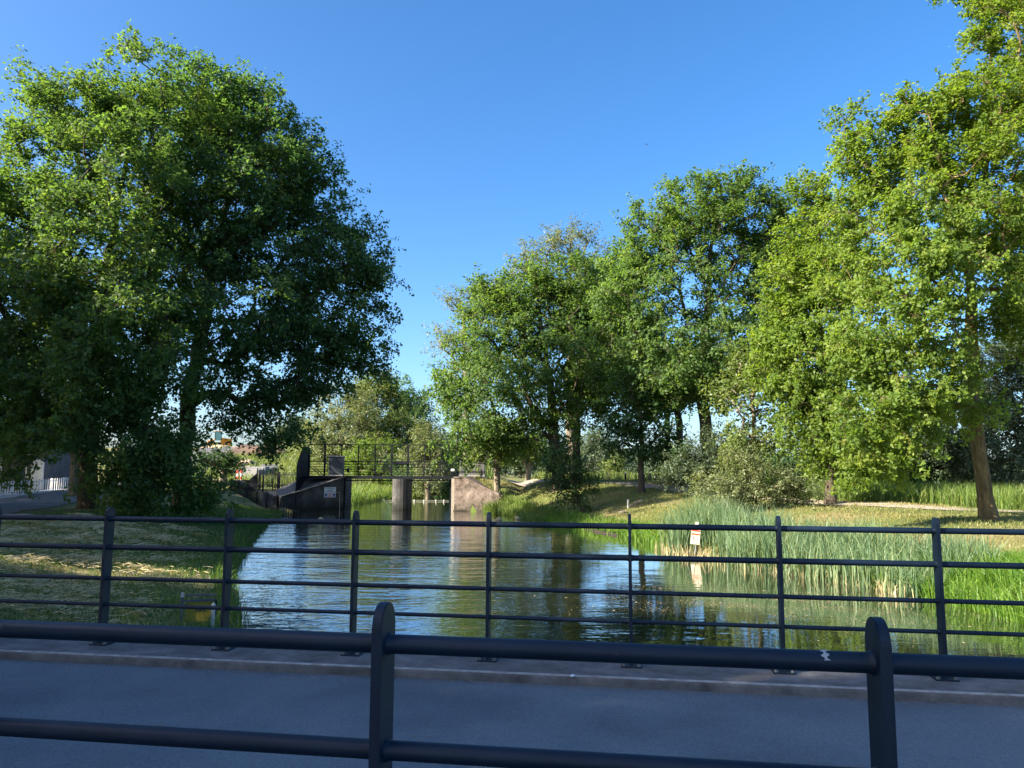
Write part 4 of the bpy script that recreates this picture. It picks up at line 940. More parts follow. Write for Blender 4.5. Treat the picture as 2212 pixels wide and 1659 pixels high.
for lab, x0_, x1_ in (("left tall gate frame in the dark fence", 642, 657), ("right tall gate frame in the dark fence", 681, 694)):
    a_, c_ = S(x0_, 1228, 59.1), S(x1_, 1228, 59.1)
    g = empty("gate_frame", a_, lab, "gate")
    box_obj("post", (0, 0, 0.88), (0.07, 0.07, 1.76), M['steel_dark'], g); box_obj("post", (c_.x - a_.x, 0, 0.88), (0.07, 0.07, 1.76), M['steel_dark'], g)
    box_obj("bar", ((c_.x - a_.x) / 2, 0, 0.88), (0.04, 0.04, 1.7), M['steel_dark'], g)
    for z in (1.5, 0.3): box_obj("cross_bar", ((c_.x - a_.x) / 2, 0, z), (c_.x - a_.x, 0.03, 0.05), M['steel_dark'], g)
# dark solid side panel by the steps
o = poly_mesh("side_panel", [S(588, 1200, 58.5), S(622, 1200, 58.5), S(641, 1184, 58.5), S(643, 1172, 58.5), S(643, 1226, 58.5), S(590, 1236, 58.5)] + [v + Vector((0, 0.06, 0)) for v in
     (S(588, 1200, 58.5), S(622, 1200, 58.5), S(641, 1184, 58.5), S(643, 1172, 58.5), S(643, 1226, 58.5), S(590, 1236, 58.5))],
     [(0, 1, 2, 3, 4, 5), (11, 10, 9, 8, 7, 6)] + [(i, (i + 1) % 6, 6 + (i + 1) % 6, 6 + i) for i in range(6)], M['steel_dark'])
tag(o, "dark solid panel with raised corner left of the upright fence", "panel")
# paved corner behind the fence, and concrete strip at the fence foot
bm = bmesh.new()
def sheet(name, pts, mat, label):
    o = poly_mesh(name, pts, [tuple(range(len(pts)))], mat); tag(o, label, kind="structure"); return o
zz = lambda x, y, dz=0.03: Vector((x, y, z1(x, y) + dz))
V, Fs = [], []
nU, nV = 14, 10
A0, A1_, A2_, A3 = Vector((F0.x + 0.4, F0.y)), Vector((F1.x + 0.4, F1.y + 0.3)), Vector((-16.2, 52.2)), Vector((-17.0, 60))
for i in range(nU + 1):
    for j in range(nV + 1):
        a_ = Vector(A0[:2]).lerp(Vector(A1_[:2]), i / nU); c_ = Vector(A3[:2]).lerp(Vector(A2_[:2]), i / nU); q = a_.lerp(c_, j / nV)
        za = F0.z + (F1.z - F0.z) * i / nU; zc = 0.22 + (-0.25 - 0.22) * i / nU
        V.append((q.x, q.y, za + (zc - za) * j / nV + 0.02))
for i in range(nU):
    for j in range(nV):
        a_ = i * (nV + 1) + j; Fs.append((a_, a_ + nV + 1, a_ + nV + 2, a_ + 1))
tag(link("paved_ramp", mesh_np("paved_ramp", V, Fs), M['concrete_dark']), "grey paved ramp between the picket fence and the abutment", kind="structure")
bm = bmesh.new(); d_ = F1 - F0; q = d_.to_track_quat('X', 'Z').to_matrix().to_4x4()
vs_ = bbox(bm, 0, 0, 0, d_.length, 0.35, 0.25); bmesh.ops.transform(bm, matrix=Matrix.Translation((F0 + F1) / 2 + Vector((0, 0, -0.10))) @ q, verts=vs_)
tag(bm_obj("concrete_edge", bm, M['concrete_dark']), "concrete edging under the descending picket fence", kind="structure")

# red and white marker posts
for i, x in enumerate((593, 602)):
    b_ = S(x, 1207, 62); g = empty("marker_post", b_, ("left" if i == 0 else "right") + " one of two red and white marker posts by the fence", "post", "red and white marker posts")
    for k in range(4):
        bm = bmesh.new(); bcyl(bm, (0, 0, k * 0.25), (0, 0, k * 0.25 + 0.25), 0.06, n=10); bm_obj("band", bm, M['red'] if k % 2 else M['white'], g)
    bm = bmesh.new(); bcyl(bm, (0, 0, -1.2), (0, 0, 0.0), 0.05, n=8); bm_obj("stem", bm, M['steel_dark'], g)

# building site on the embankment: slabs, sand, soil, barrier, wheel loader
for i in range(4):
    p_ = S(622 + i * 17, 1180 - (i % 2) * 4, 76 + i * 2)
    o = box_obj("concrete_slab", (p_.x, p_.y, p_.z - 0.4 + 0.12 * i), (2.6 - 0.3 * i, 2.0, 1.3), M['slab'], rz=0.1 * i, bevel=0.02)
    tag(o, ["largest grey concrete slab at the left of the site", "second grey concrete slab from the left on the site", "third grey concrete slab from the left on the site", "smallest grey concrete slab at the right of the row"][i], "slab", "grey slabs on the building site")
def heap(name, label, c, rx, ry, h, mat, seed, cat):
    r_ = np.random.default_rng(seed); bm = bmesh.new(); bmesh.ops.create_icosphere(bm, subdivisions=4, radius=1.0)
    ph = r_.uniform(0, 6, 6)
    for v in bm.verts:
        x, y, z = v.co
        f = 1 + 0.16 * math.sin(3 * x + ph[0]) * math.cos(4 * y + ph[1]) + 0.10 * math.sin(7 * x + ph[2]) * math.sin(6 * y + ph[3]) + 0.04 * math.sin(15 * x + ph[4]) * math.sin(13 * y + ph[5])
        v.co = (x * rx * f, y * ry * f, max(-0.4, z) * h * f)
    o = bm_obj(name, bm, mat, smooth=True); o.location = c; return tag(o, label, cat)
p_ = S(650, 1150, 100); heap("soil_heap", "long dark heap of dug soil on the building site", (p_.x, 100, 3.6), 4.6, 4, 1.35, M['dirt'], 1, "heap")
p_ = S(700, 1150, 103); heap("soil_heap", "lower lumpy soil heap right of the dark heap", (p_.x, 103, 3.6), 3.2, 3, 0.9, M['dirt'], 2, "heap")
p_ = S(555, 1130, 116); heap("soil_heap", "rough pale soil heap under the wheel loader", (p_.x, 116, 4.6), 3.6, 4, 0.9, M['sand'], 5, "heap")
p_ = S(612, 1160, 86); heap("sand_heap", "row of pale sand heaps below the dark soil", (p_.x, 86, 2.15), 1.4, 1.3, 0.75, M['sand'], 3, "heap")
br = empty("barrier_wall", S(730, 1150, 112), "long pale concrete barrier on the embankment behind the spiked screen", "barrier")
for i in range(5): box_obj("panel", (-5.5 + i * 2.6, 0, 0), (2.56, 0.3, 1.5), M['white'], br, bevel=0.02)
lo = S(554, 1121, 124)
wl = empty("wheel_loader", lo, "orange wheel loader with greenish glass cab on the soil heap", "loader"); wl.rotation_euler = (0, 0, math.radians(205)); wl.scale = (0.8, 0.8, 0.8)
bm = bmesh.new(); bprism(bm, ([(-1.9, -0.75, 0.8), (0.2, -0.75, 0.8), (0.2, 0.75, 0.8), (-1.9, 0.75, 0.8)], [(-1.8, -0.65, 1.9), (0.2, -0.7, 2.1), (0.2, 0.7, 2.1), (-1.8, 0.65, 1.9)])); bm_obj("hood", bm, M['orange'], wl)
box_obj("chassis", (0.6, 0, 0.95), (3.6, 0.9, 0.5), M['steel_dark'], wl, bevel=0.05)
cab_ = box_obj("cab", (0.75, 0, 2.45), (1.15, 1.4, 1.7), M['cabglass'], wl, bevel=0.06)
for sx in (-1, 1):
    for sy in (-1, 1): box_obj("cab_pillar", (sx * 0.57, sy * 0.69, 0), (0.10, 0.10, 1.72), M['steel_dark'], cab_)
box_obj("cab_roof", (0, 0, 0.90), (1.35, 1.55, 0.14), M['orange'], cab_, bevel=0.03)
for x in (-1.2, 1.9):
    for y in (-0.95, 0.95):
        bm = bmesh.new(); bcyl(bm, (0, -0.25, 0), (0, 0.25, 0), 0.72, n=20)
        w = bm_obj("wheel", bm, M['rubber'], wl); w.location = (x, y, 0.72)
        bm = bmesh.new(); bcyl(bm, (0, -0.27, 0), (0, 0.27, 0), 0.34, n=14); bm_obj("rim", bm, M['orange'], w)
for y in (-0.45, 0.45):
    bm = bmesh.new(); bcyl(bm, (1.3, y, 1.7), (2.5, y, 1.35), 0.13, n=8); bcyl(bm, (2.5, y, 1.35), (3.2, y, 0.6), 0.12, n=8); bm_obj("lift_arm", bm, M['orange'], wl)
bm = bmesh.new(); bprism(bm, ([(3.1, -1.25, 0.1), (4.1, -1.25, 0.05), (3.5, -1.25, 0.95), (3.1, -1.25, 1.1)], [(3.1, 1.25, 0.1), (4.1, 1.25, 0.05), (3.5, 1.25, 0.95), (3.1, 1.25, 1.1)])); bm_obj("bucket", bm, M['steel_dark'], wl)

# white-framed house and white fence glimpsed under the left oak
hs = empty("house", (-41.5, 61, z1(-41.5, 61)), "grey-brick house with white window frames glimpsed at the far left", "house")
box_obj("wall", (0, 0, 1.7), (13, 6, 3.6), M['brick'], hs)
bm = bmesh.new(); bprism(bm, ([(-6.7, -3.3, 3.45), (6.7, -3.3, 3.45), (6.7, 3.3, 3.45), (-6.7, 3.3, 3.45)], [(-6.7, -0.1, 5.6), (6.7, -0.1, 5.6), (6.7, 0.1, 5.6), (-6.7, 0.1, 5.6)])); bm_obj("roof", bm, M['tile'], hs)
for i in range(5):
    w = box_obj("window", (-5.2 + i * 2.6, -3.03, 1.75), (1.3, 0.06, 1.7), M['glass'], hs)
    for c, s in (((0, -0.03, 0.85), (1.5, 0.08, 0.12)), ((0, -0.03, -0.85), (1.5, 0.12, 0.12)), ((-0.68, -0.03, 0), (0.12, 0.08, 1.7)), ((0.68, -0.03, 0), (0.12, 0.08, 1.7)), ((0, -0.03, 0.1), (0.08, 0.07, 1.6))):
        box_obj("frame_bar", c, s, M['white'], w)
box_obj("door", (6.0, -3.04, 1.1), (0.95, 0.08, 2.2), M['white'], hs)
wf = [Vector((-31.6, 46.5, 0)), Vector((-32.6, 52, 0)), Vector((-33.8, 60, 0))]
for v in wf: v.z = z1(v.x, v.y)
fence("garden_fence", "white garden fence along the street pavement under the left oak", wf, 0.95, 0.36, M['white'], pw=0.05, spikes=0.15)

# ------------------------------------------------------------------ small things round the water
def wpost(label, x, ytop, d, r, mat, zbot=-2.2, square=True):
    t_ = S(x, ytop, d); g = empty("mooring_post", (t_.x, t_.y, WATER_Z), label, "post")
    bm = bmesh.new(); h = t_.z - zbot
    bbox(bm, 0, 0, zbot - WATER_Z + h / 2, r * 2, r * 2, h, bevel=0.02); bm_obj("pole", bm, mat, g)
    bm = bmesh.new(); bbox(bm, 0, 0, t_.z - WATER_Z - 0.05, r * 2 + 0.03, r * 2 + 0.03, 0.08, bevel=0.01); bm_obj("cap", bm, mat, g)
wpost("dark square timber post in the water near the picket fence", 739, 1276, 45.5, 0.14, M['wood_dark'])
wpost("dark square timber post in the water near the right bank", 1377, 1268, 45.0, 0.12, M['wood_dark'])
def sphere(name, label, c, r, mat, cat, group):
    g = empty(name, c, label, cat, group)
    bm = bmesh.new(); bmesh.ops.create_uvsphere(bm, u_segments=16, v_segments=10, radius=r); bm_obj("float", bm, mat, g, smooth=True)
    bm = bmesh.new(); bcyl(bm, (-r * 1.25, 0, 0), (-r * 0.9, 0, 0), r * 0.28, n=8); bcyl(bm, (r * 0.9, 0, 0), (r * 1.25, 0, 0), r * 0.28, n=8); bm_obj("collar", bm, mat, g)
def on_water(x, y, dz=0.0):
    a = S(x, y, 10) - Vector((0, 0, EYE)); t_ = (WATER_Z - EYE) / a.z; q = Vector((0, 0, EYE)) + a * t_; q.z += dz; return q
for x, y, lab in ((1330, 1296, "ochre buoy nearest the right timber post"), (1293, 1299, "ochre buoy second from the right timber post"), (1247, 1302, "dull ochre buoy third from the right timber post"), (802, 1302, "ochre buoy alone in front of the left abutment")):
    q = on_water(x, y, 0.06); sphere("buoy", lab, q, 0.145, M['buoy'], "buoy", "ochre buoys in front of the weir")
Xs = [943, 968, 1036, 1060, 1090, 1110]
ords = ["first", "second", "third", "fourth", "fifth", "sixth"]
for i, x in enumerate(Xs):
    q = on_water(x, 1252, 0.03); sphere("buoy", ords[i] + " pale float from the left on the line under the footbridge", q, 0.065, M['buoy_white'], "buoy", "pale floats behind the weir")
bm = bmesh.new(); bcyl(bm, on_water(930, 1252, 0.03), on_water(1122, 1252, 0.03), 0.014, n=6)
tag(bm_obj("float_line", bm, M['rope']), "pale rope line joining the floats behind the weir", "rope")

# striped shipping sign among the reeds
sp0 = on_water(1738, 1385)
sg = empty("striped_sign", sp0, "tilted weathered white sign with two red bars beside the cattails", "sign"); sg.rotation_euler = (0, math.radians(6), math.radians(-14))
bm = bmesh.new(); bcyl(bm, (0, 0, -0.8), (0, 0, 0.95), 0.025, n=8); bm_obj("pole", bm, M['bolt'], sg)
box_obj("board", (-0.04, -0.04, 0.56), (0.29, 0.02, 0.50), M['sign_old'], sg)
for z in (0.745, 0.635): box_obj("red_bar", (-0.04, -0.053, z), (0.265, 0.006, 0.045), M['red'], sg)
for x, z, w_, h_ in ((-0.10, 0.52, 0.02, 0.09), (-0.07, 0.47, 0.08, 0.014), (-0.02, 0.55, 0.06, 0.014), (-0.02, 0.47, 0.07, 0.014), (-0.09, 0.42, 0.05, 0.014)): box_obj("lettering", (x, -0.053, z), (w_, 0.006, h_), M['ink'], sg)
bm = bmesh.new(); bprism(bm, ([(-0.16, -0.05, 0.84), (0.12, -0.05, 0.84), (0.10, -0.05, 0.90), (0.02, -0.05, 0.98), (0.03, -0.05, 1.03), (-0.08, -0.05, 1.03), (-0.07, -0.05, 0.97), (-0.14, -0.05, 0.90)],
     [(-0.16, -0.03, 0.84), (0.12, -0.03, 0.84), (0.10, -0.03, 0.90), (0.02, -0.03, 0.98), (0.03, -0.03, 1.03), (-0.08, -0.03, 1.03), (-0.07, -0.03, 0.97), (-0.14, -0.03, 0.90)])); bm_obj("top_plate", bm, M['sign_old'], sg)
box_obj("arrow_mark", (-0.02, -0.054, 0.93), (0.012, 0.006, 0.06), M['ink'], sg)

# timber edging at the right waterside
tb = empty("timber_edge", on_water(1463, 1326), "dark timber edging at the waterline of the right bank", "timber")
a_, c_ = on_water(1458, 1323), on_water(1545, 1340)
for k in range(1):
    bm = bmesh.new(); d_ = c_ - a_; q = d_.to_track_quat('X', 'Z').to_matrix().to_4x4()
    vs_ = bbox(bm, 0, 0, 0, d_.length, 0.06, 0.12, bevel=0.008); bmesh.ops.transform(bm, matrix=Matrix.Translation((a_ + c_) / 2 - tb.location + Vector((0.03 * k, 0.03 * k, 0.02 + 0.13 * k))) @ q, verts=vs_)
    bm_obj("plank", bm, M['wood_dark'], tb)
for i in range(4):
    q = a_.lerp(c_, (i + 0.4) / 4) - tb.location; bm = bmesh.new(); bcyl(bm, q + Vector((0.1, 0.12, -0.9)), q + Vector((0.1, 0.12, 0.14)), 0.04, n=8); bm_obj("stake", bm, M['wood_dark'], tb)
# pale stake and stones on the right bank
q = P(1357, 1098, 39.5); q.z = z1(q.x, 39.5)
st = empty("bank_stake", q, "short pale stake on the shaded right bank", "stake"); bm = bmesh.new(); bcyl(bm, (0, 0, -0.2), (0, 0, 0.42), 0.055, n=8); bm_obj("pole", bm, M['wood_pale'], st); bm = bmesh.new(); bcyl(bm, (0, 0, 0.42), (0, 0, 0.46), 0.055, 0.03, n=8); bm_obj("head", bm, M['wood_pale'], st)
labs = ["largest flat stone beside the pale stake", "flat stone highest on the right bank", "middle flat stone right of the pale stake", "lowest flat stone left of the pale stake"]
for i, (x, d_) in enumerate(((1366, 40.0), (1386, 41.5), (1376, 40.8), (1345, 38.6))):
    q = P(x, 1090, d_); bm = bmesh.new(); bmesh.ops.create_icosphere(bm, subdivisions=2, radius=1)
    for v in bm.verts: v.co = (v.co.x * random.uniform(.16, .24) * (1.2 if i == 0 else 1), v.co.y * random.uniform(.14, .2), v.co.z * random.uniform(.06, .10))
    o = bm_obj("flat_stone", bm, M['wood']); o.location = (q.x, d_, z1(q.x, d_) + 0.03); tag(o, labs[i], "stone", "flat stones on the right bank")

# short wooden posts by the path and meadow fence
for lab, x, top, d_, r, m_ in (("pale meadow post left of the young oak", 1521, 1201, 60, 0.06, 'wood'), ("dark post with white cap beside the path", 1564, 1204, 57, 0.08, 'wood_dark'), ("short stump-like post right of the young oak", 1625, 1208, 56, 0.09, 'wood'),
                               ("tall dark post between stump and thin stake", 1638, 1198, 56.5, 0.10, 'wood_dark'), ("thin dark stake left of the log shelter", 1647, 1208, 56, 0.06, 'wood_dark')):
    t_ = S(x, top, d_); zb = z1(t_.x, d_); g = empty("path_post", (t_.x, d_, zb), lab, "post", "wooden posts beside the path"); h = max(0.5, t_.z - zb)
    bm = bmesh.new(); bcyl(bm, (0, 0, -0.2), (0, 0, h), r, r * 0.95, n=10); bm_obj("shaft", bm, M[m_], g)
    bm = bmesh.new(); bcyl(bm, (0, 0, h), (0, 0, h + 0.05), r * 1.02, r * 0.6, n=10); bm_obj("cap", bm, M['white'] if 'white cap' in lab else M[m_], g)
# log shelter / insect hotel beside the path
c0 = P(1478, 1056, 50.5); c0.z = z1(c0.x, 50.5)
ls = empty("log_shelter", c0, "stacked log shelter with leaning poles behind the path", "shelter")
LGM = {}
for r, n_ in enumerate((10, 10, 9, 7, 5, 3)):
    for k in range(n_):
        rr = 0.115 + 0.02 * ((k * 7 + r * 3) % 5) / 5
        key = round(rr, 3)
        if key not in LGM:
            bm = bmesh.new(); bcyl(bm, (0, -0.5, 0), (0, 0.5, 0), rr, n=10); me = bpy.data.meshes.new("log"); bm.to_mesh(me); bm.free(); me.materials.append(M['log']); LGM[key] = me
        link("log", LGM[key], None, ls, ((k - (n_ - 1) / 2) * 0.25 + 0.03 * math.sin(k * 5 + r), 0.06 * math.sin(k * 3 + r * 2), 0.13 + r * 0.23))
for k, (xa_, xb_) in enumerate(((-1.55, -0.55), (-1.75, -0.75), (1.5, 0.6), (1.7, 0.8))):
    bm = bmesh.new(); bcyl(bm, (xa_, -0.65, 0.0), (xb_, -0.3, 1.5), 0.06, n=8); bm_obj("leaning_pole", bm, M['wood'], ls)
box_obj("front_board", (0.15, -0.72, 0.52), (2.3, 0.06, 0.16), M['wood_dark'], ls); box_obj("front_board", (0.15, -0.72, 0.20), (2.3, 0.06, 0.2), M['wood'], ls)
for x in (-0.9, 0.0, 1.2): box_obj("board_post", (x, -0.78, 0.33), (0.10, 0.06, 0.70), M['wood'], ls)

# yellow board in its metal bracket on the left bank, white stake beside it
yb = P(432, 1306, 12.4); yb.z = z1(yb.x, yb.y)
ys = empty("yellow_board", yb, "low yellow board with dark marks held in a grey metal bracket on the left bank", "sign"); ys.rotation_euler = (0, 0, math.radians(16))
pb = box_obj("board", (0, 0, 0.16), (0.40, 0.02, 0.30), M['yellow'], ys)
box_obj("top_rail", (-0.02, -0.02, 0.335), (0.50, 0.035, 0.03), M['cabinet'], ys); box_obj("upright", (-0.26, -0.02, 0.24), (0.035, 0.035, 0.42), M['cabinet'], ys)
box_obj("upright_cap", (-0.26, -0.02, 0.43), (0.045, 0.045, 0.07), M['cabinet_lid'], ys); box_obj("rear_rail", (0.0, 0.10, 0.40), (0.46, 0.03, 0.03), M['cabinet'], ys); box_obj("upright", (0.235, -0.02, 0.16), (0.025, 0.025, 0.36), M['steel_dark'], ys)
for x, z, w_, h_ in ((-0.045, 0.19, 0.022, 0.05), (0.01, 0.19, 0.045, 0.035), (0.025, 0.215, 0.03, 0.014), (0.07, 0.20, 0.025, 0.07), (0.085, 0.225, 0.05, 0.014)): box_obj("lettering", (x, -0.013, z - 0.0), (w_, 0.006, h_), M['ink'], ys)
q = P(461, 1310, 12.1); q.z = z1(q.x, q.y)
g = empty("white_stake", q, "short whitish wooden stake right of the yellow board", "stake"); bm = bmesh.new(); bbox(bm, 0, 0, 0.10, 0.05, 0.05, 0.50, bevel=0.006); bm_obj("shaft", bm, M['wood_pale'], g)
bm = bmesh.new(); bcyl(bm, (0, 0, 0.35), (0, 0, 0.375), 0.03, 0.015, n=6); bm_obj("head", bm, M['wood_pale'], g)

# a bird high over the trees
bd = empty("bird", P(1396, 312, 75), "tiny dark bird high in the blue sky", "bird"); bd.rotation_euler = (0.2, 0.5, 0.4)
bm = bmesh.new(); bmesh.ops.create_uvsphere(bm, u_segments=10, v_segments=8, radius=1)
for v in bm.verts: v.co = (v.co.x * 0.03, v.co.y * 0.11 * (1 - 0.3 * v.co.y), v.co.z * 0.03)
bm_obj("body", bm, M['bird'], bd, smooth=True)
for sx in (-1, 1):
    bm = bmesh.new(); bprism(bm, ([(sx * 0.02, 0.05, 0), (sx * 0.12, 0.06, 0.05), (sx * 0.20, -0.02, 0.02), (sx * 0.10, -0.01, 0.04), (sx * 0.02, -0.05, 0)], [(sx * 0.02, 0.05, 0.008), (sx * 0.12, 0.06, 0.056), (sx * 0.20, -0.02, 0.024), (sx * 0.10, -0.01, 0.046), (sx * 0.02, -0.05, 0.008)])); bm_obj("wing", bm, M['bird'], bd)

# ------------------------------------------------------------------ grasses, reeds, hay, floating flecks
def blades(name, label, pts, h, w, lean, mat, seed, cat="grass", curl=0.5, tintlo=0.0, tinthi=1.0, clumpy=None):
    r_ = np.random.default_rng(seed); n = len(pts)
    a = r_.uniform(0, 2 * np.pi, n); dirv = np.stack([np.cos(a), np.sin(a), np.zeros(n)], -1)
    fa = r_.uniform(0, 2 * np.pi, n); wv = np.stack([np.cos(fa), np.sin(fa), np.zeros(n)], -1) * (w * r_.uniform(0.6, 1.3, n))[:, None]
    l = np.abs(r_.normal(0, lean, n))[:, None] * h[:, None]
    up = np.array([[0, 0, 1.0]])
    b0, mid, tip = pts, pts + up * (h * 0.58)[:, None] + dirv * l * 0.35, pts + up * (h * (1 - 0.12 * curl))[:, None] + dirv * l * (1 + curl * 0.4)
    V = np.stack([b0 - wv * 0.5, b0 + wv * 0.5, mid - wv * 0.42, mid + wv * 0.42, tip], 1).reshape(-1, 3)
    o5 = np.arange(n)[:, None] * 5
    F = np.stack([o5 + np.array([[0, 1, 2]]), o5 + np.array([[1, 3, 2]]), o5 + np.array([[2, 3, 4]])], 1).reshape(-1, 3)
    t_ = r_.uniform(tintlo, tinthi, n)
    if clumpy is not None: t_ = np.clip(t_ * 0.5 + clumpy * 0.5, 0, 1)
    o = link(name, mesh_np(name, V, F, {"tint": np.repeat(t_, 3)}), mat); tag(o, label, cat, kind="stuff"); return o
def wob(X, Y, s=1.0): return 0.5 + 0.25 * np.sin(X * 1.1 * s + 1.7 * np.sin(Y * 0.6 * s)) + 0.25 * np.sin(Y * 1.7 * s + X * 0.5 * s)
def deckn(X, Y): return Nv.x * X + Nv.y * Y

# left bank turf
n = 100000
Y = 6 + (rng.uniform(0, 1, n) ** 1.7) * 42; xl = np.interp(Y, LY, LX); s = rng.uniform(-0.12, 13, n) ** 1.0
X = xl - s; k = (deckn(X, Y) > CF + 0.25) & (X > -0.70 * Y - 3) & (X > -17.5) & (rng.uniform(0, 1, n) < np.where(s > 3, 0.55, 1.0))
X, Y, s = X[k], Y[k], s[k]
h = np.where(s < 0.5, rng.uniform(0.12, 0.38, len(X)), rng.uniform(0.05, 0.16, len(X))) * (0.7 + 0.6 * wob(X, Y))
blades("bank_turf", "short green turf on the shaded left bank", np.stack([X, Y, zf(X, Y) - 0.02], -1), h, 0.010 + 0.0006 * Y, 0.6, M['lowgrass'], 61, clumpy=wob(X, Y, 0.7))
# cut hay lying in wisps on the left bank
nc = 1050
Yc = 7 + (rng.uniform(0, 1, nc) ** 1.5) * 22; sc2 = rng.uniform(1.2, 13, nc); Xc = np.interp(Yc, LY, LX) - sc2
kc = rng.uniform(0, 1, nc) < np.clip((sc2 - 0.8) / 2.5, 0.05, 1) * (0.35 + 0.65 * (np.sin(Xc * 0.8 + 2 * np.sin(Yc * 0.5)) > -0.3)); Xc, Yc = Xc[kc], Yc[kc]; nc = len(Xc)
rc = rng.uniform(0.12, 0.5, nc); ac = rng.uniform(0, 6.28, nc)
per = 46
X = np.repeat(Xc, per) + rng.normal(0, 1, nc * per) * np.repeat(rc, per); Y = np.repeat(Yc, per) + rng.normal(0, 1, nc * per) * np.repeat(rc, per) * 0.8
k = (deckn(X, Y) > CF + 0.25) & (X > -0.70 * Y - 3) & (X > -16) & (np.interp(Y, LY, LX) - X > 0.6)
ac = np.repeat(ac, per)[k]; X, Y = X[k], Y[k]; n = len(X)
a = ac + rng.normal(0, 0.9, n); L = rng.uniform(0.07, 0.28, n); bend = rng.normal(0, 0.35, n)
V = []
pz = zf(X, Y) + rng.uniform(0.03, 0.11, n)
p0 = np.stack([X, Y, pz], -1); d0 = np.stack([np.cos(a), np.sin(a), rng.uniform(-.12, .2, n)], -1); n0 = np.stack([-np.sin(a), np.cos(a), np.zeros(n)], -1)
ww = (0.0012 + 0.00022 * Y)[:, None]
c1 = p0 + d0 * (L * 0.5)[:, None] + n0 * (bend * L * 0.4)[:, None] + np.array([[0, 0, 0.02]]); c2 = p0 + d0 * (L)[:, None] - n0 * (bend * L * 0.3)[:, None]
upw = np.array([[0, 0, 1.0]])
side = n0 * 0.7 + upw * 0.7
V = np.stack([p0 - side * ww, p0 + side * ww, c1 - side * ww, c1 + side * ww, c2 - side * ww, c2 + side * ww], 1).reshape(-1, 3)
o6 = np.arange(n)[:, None] * 6
F = np.stack([o6 + np.array([[0, 1, 3, 2]]), o6 + np.array([[2, 3, 5, 4]])], 1).reshape(-1, 4)
tag(link("cut_hay", mesh_np("cut_hay", V, F, {"tint": np.repeat(rng.uniform(0, 1, n), 2)}), M['hay']), "wisps of dry cut hay lying on the left bank", "hay", kind="stuff")

# right bank mown grass
n = 60000
Y = 13 + (rng.uniform(0, 1, n) ** 1.3) * 44; xr = np.interp(Y, RY, RX); s = rng.uniform(0, 14, n); X = xr + s
k = X < 0.72 * Y + 2; X, Y, s = X[k], Y[k], s[k]
h = rng.uniform(0.05, 0.14, len(X)) * (1 + 1.8 * (s < 0.7))
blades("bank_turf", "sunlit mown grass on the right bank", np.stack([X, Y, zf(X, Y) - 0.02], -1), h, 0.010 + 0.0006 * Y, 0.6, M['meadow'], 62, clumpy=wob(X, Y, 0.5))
# bright lush grass at the right edge by the water
n = 14000
Y = rng.uniform(9.5, 18.2, n); s = rng.normal(0.9, 0.9, n); s = np.clip(s, -0.55, 3.6); X = np.interp(Y, RY, RX) + s
h = rng.uniform(0.35, 0.85, n) * np.clip(1.1 - 0.16 * np.abs(s - 0.6), 0.4, 1)
blades("lush_grass", "lush bright green waterside grass at the right edge", np.stack([X, Y, np.maximum(zf(X, Y), WATER_Z - 0.1)], -1), h, 0.022, 0.5, M['brightgrass'], 63, curl=1.0)
# cattails
n = 7000
Y = rng.uniform(16.6, 27.8, n); s = rng.uniform(-1.1, 1.3, n) + 0.25 * np.sin(Y * 2.2); X = np.interp(Y, RY, RX) + s
k = (s > -1.0 + 0.5 * np.clip((Y - 25) / 2, 0, 1)) & ~((np.abs(X - sp0.x) < 0.7) & (Y < sp0.y + 0.4) & (Y > sp0.y - 2.5)); X, Y, s = X[k], Y[k], s[k]
h = rng.uniform(1.0, 1.65, len(X)) * np.interp(Y, [16.6, 18, 24, 27.8], [0.62, 0.80, 1.02, 1.18])
blades("cattails", "dense stand of blue-green cattail reeds at the right waterside", np.stack([X, Y, np.maximum(zf(X, Y), WATER_Z - 0.15)], -1), h, 0.026, 0.26, M['reed'], 64, cat="reeds", curl=0.7)
n = 900   # straw-coloured old reed stems low in the stand
Y = rng.uniform(16.6, 27, n); X = np.interp(Y, RY, RX) + rng.uniform(-1.15, 0.2, n)
blades("dead_reed_stems", "straw-coloured dead stems at the foot of the cattails", np.stack([X, Y, np.full(n, WATER_Z - 0.1)], -1), rng.uniform(0.22, 0.55, n), 0.018, 0.35, M['hay'], 65, cat="reeds")
# reed clump by the right abutment and along the right bank edge
n = 2600
Y = rng.uniform(42, 52.5, n); s = rng.uniform(-0.9, 0.8, n); X = np.interp(Y, RY, RX) + s
h = rng.uniform(0.45, 1.0, n) * np.interp(Y, [42, 46, 51, 52.5], [0.5, 0.8, 1.25, 1.0])
blades("waterside_reeds", "green reeds at the foot of the right abutment", np.stack([X, Y, np.maximum(zf(X, Y), WATER_Z - 0.1)], -1), h, 0.035, 0.35, M['tallgrass'], 66, cat="reeds", curl=0.8)
n = 3600
Y = rng.uniform(26, 42.5, n); s = rng.normal(0.1, 0.3, n); X = np.interp(Y, RY, RX) + s
blades("waterside_grass", "dark fringe of grass along the right waterline", np.stack([X, Y, np.maximum(zf(X, Y), WATER_Z - 0.1)], -1), rng.uniform(0.25, 0.65, n), 0.028, 0.6, M['brightgrass'], 67, curl=1.0)
# tall grass behind the path
n = 16000
t_ = rng.uniform(0, 1, n); Xc = np.interp(t_, [0, .25, .5, .75, 1], [34, 25.5, 20.4, 15.2, 13.2]); Yc = np.interp(t_, [0, .25, .5, .75, 1], [20.5, 27, 31.5, 37.6, 42]); o_ = rng.uniform(0.4, 5.5, n)
X, Y = Xc + o_ * 0.62, Yc + o_ * 0.78
blades("tall_grass", "tall waving grass behind the shell path", np.stack([X, Y, zf(X, Y) - 0.03], -1), rng.uniform(0.6, 1.25, n), 0.026, 0.45, M['tallgrass'], 68, curl=0.8)
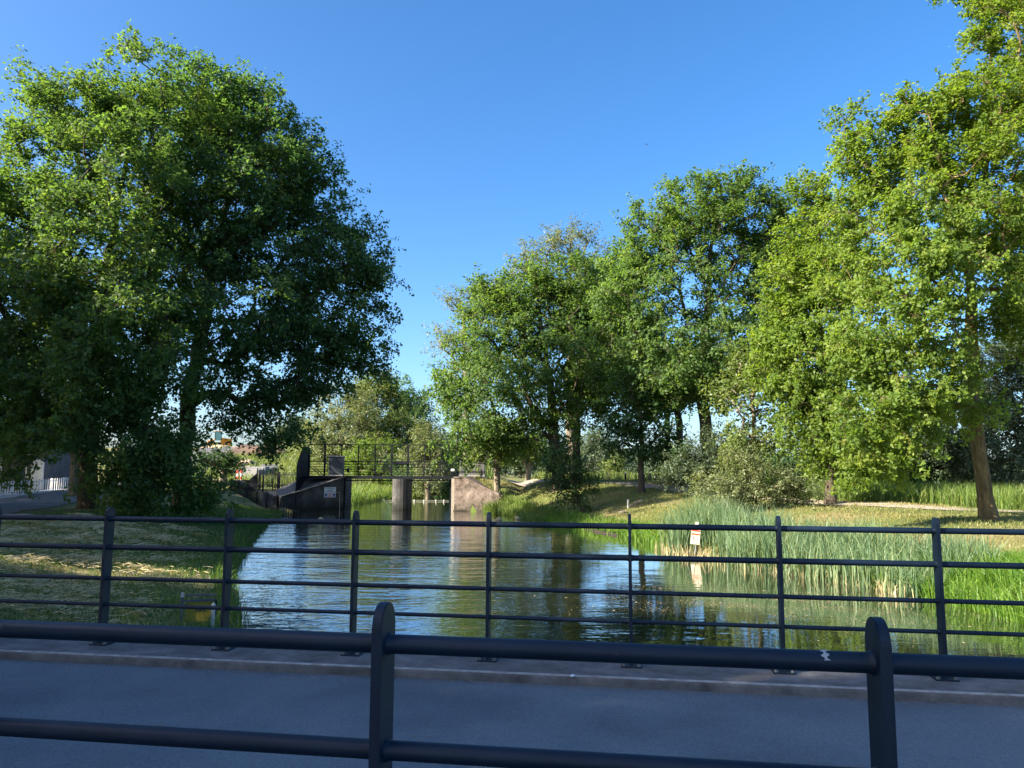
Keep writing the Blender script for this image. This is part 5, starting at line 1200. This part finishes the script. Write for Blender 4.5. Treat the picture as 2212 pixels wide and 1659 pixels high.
# meadow grass beyond the path
n = 14000
Y = rng.uniform(58, 96, n); X = rng.uniform(2, 26, n)
blades("meadow_grass", "yellowish unmown meadow grass beyond the path", np.stack([X, Y, zf(X, Y) - 0.03], -1), rng.uniform(0.4, 0.9, n), 0.07, 0.5, M['poplar'], 69)
n = 12000
Y = rng.uniform(66, 110, n); X = rng.uniform(-34, -14, n)
blades("embankment_grass", "yellow-green grass on the embankment left of the weir", np.stack([X, Y, zf(X, Y) - 0.03], -1), rng.uniform(0.3, 0.8, n), 0.07, 0.5, M['poplar'], 70)
# far waterside bank growth under the bridge
n = 5000
Y = rng.uniform(60, 90, n); left = rng.uniform(0, 1, n) < 0.6
X = np.where(left, np.interp(Y, LY, LX) - rng.uniform(-0.3, 2.5, n), np.interp(Y, RY, RX) + rng.uniform(-0.3, 2, n))
blades("far_bank_grass", "green growth along the banks beyond the weir", np.stack([X, Y, np.maximum(zf(X, Y), WATER_Z)], -1), rng.uniform(0.5, 1.3, n), 0.06, 0.5, M['tallgrass'], 71, curl=0.8)

# floating flecks of pollen and seed on the calm water in front of the reeds
n = 16000
X = rng.normal(5.0, 1.9, n); Y = 15.8 + (X - 5) * -0.15 + rng.normal(0, 1.5, n)
k = (X < np.interp(Y, RY, RX) - 0.1) & (wob(X * 2.2, Y * 2.6, 1.3) > rng.uniform(0.15, 0.9, n)) & (deckn(X, Y) > CF + 0.3); X, Y = X[k], Y[k]; n = len(X)
sz = rng.uniform(0.004, 0.016, n) * np.where(rng.uniform(0, 1, n) < 0.03, 2.6, 1); a = rng.uniform(0, 6.28, n)
V = np.stack([np.stack([X + np.cos(a + q) * sz * f, Y + np.sin(a + q) * sz * f, np.full(n, WATER_Z + 0.004)], -1) for q, f in ((0, 1), (1.57, 0.6), (3.14, 1.1), (4.71, 0.5))], 1).reshape(-1, 3)
tag(link("floating_flecks", mesh_np("floating_flecks", V, np.arange(4 * n).reshape(-1, 4), {"tint": rng.uniform(0, 1, n)}), M['scum']), "brownish flecks floating on the calm water before the cattails", "debris", kind="stuff")
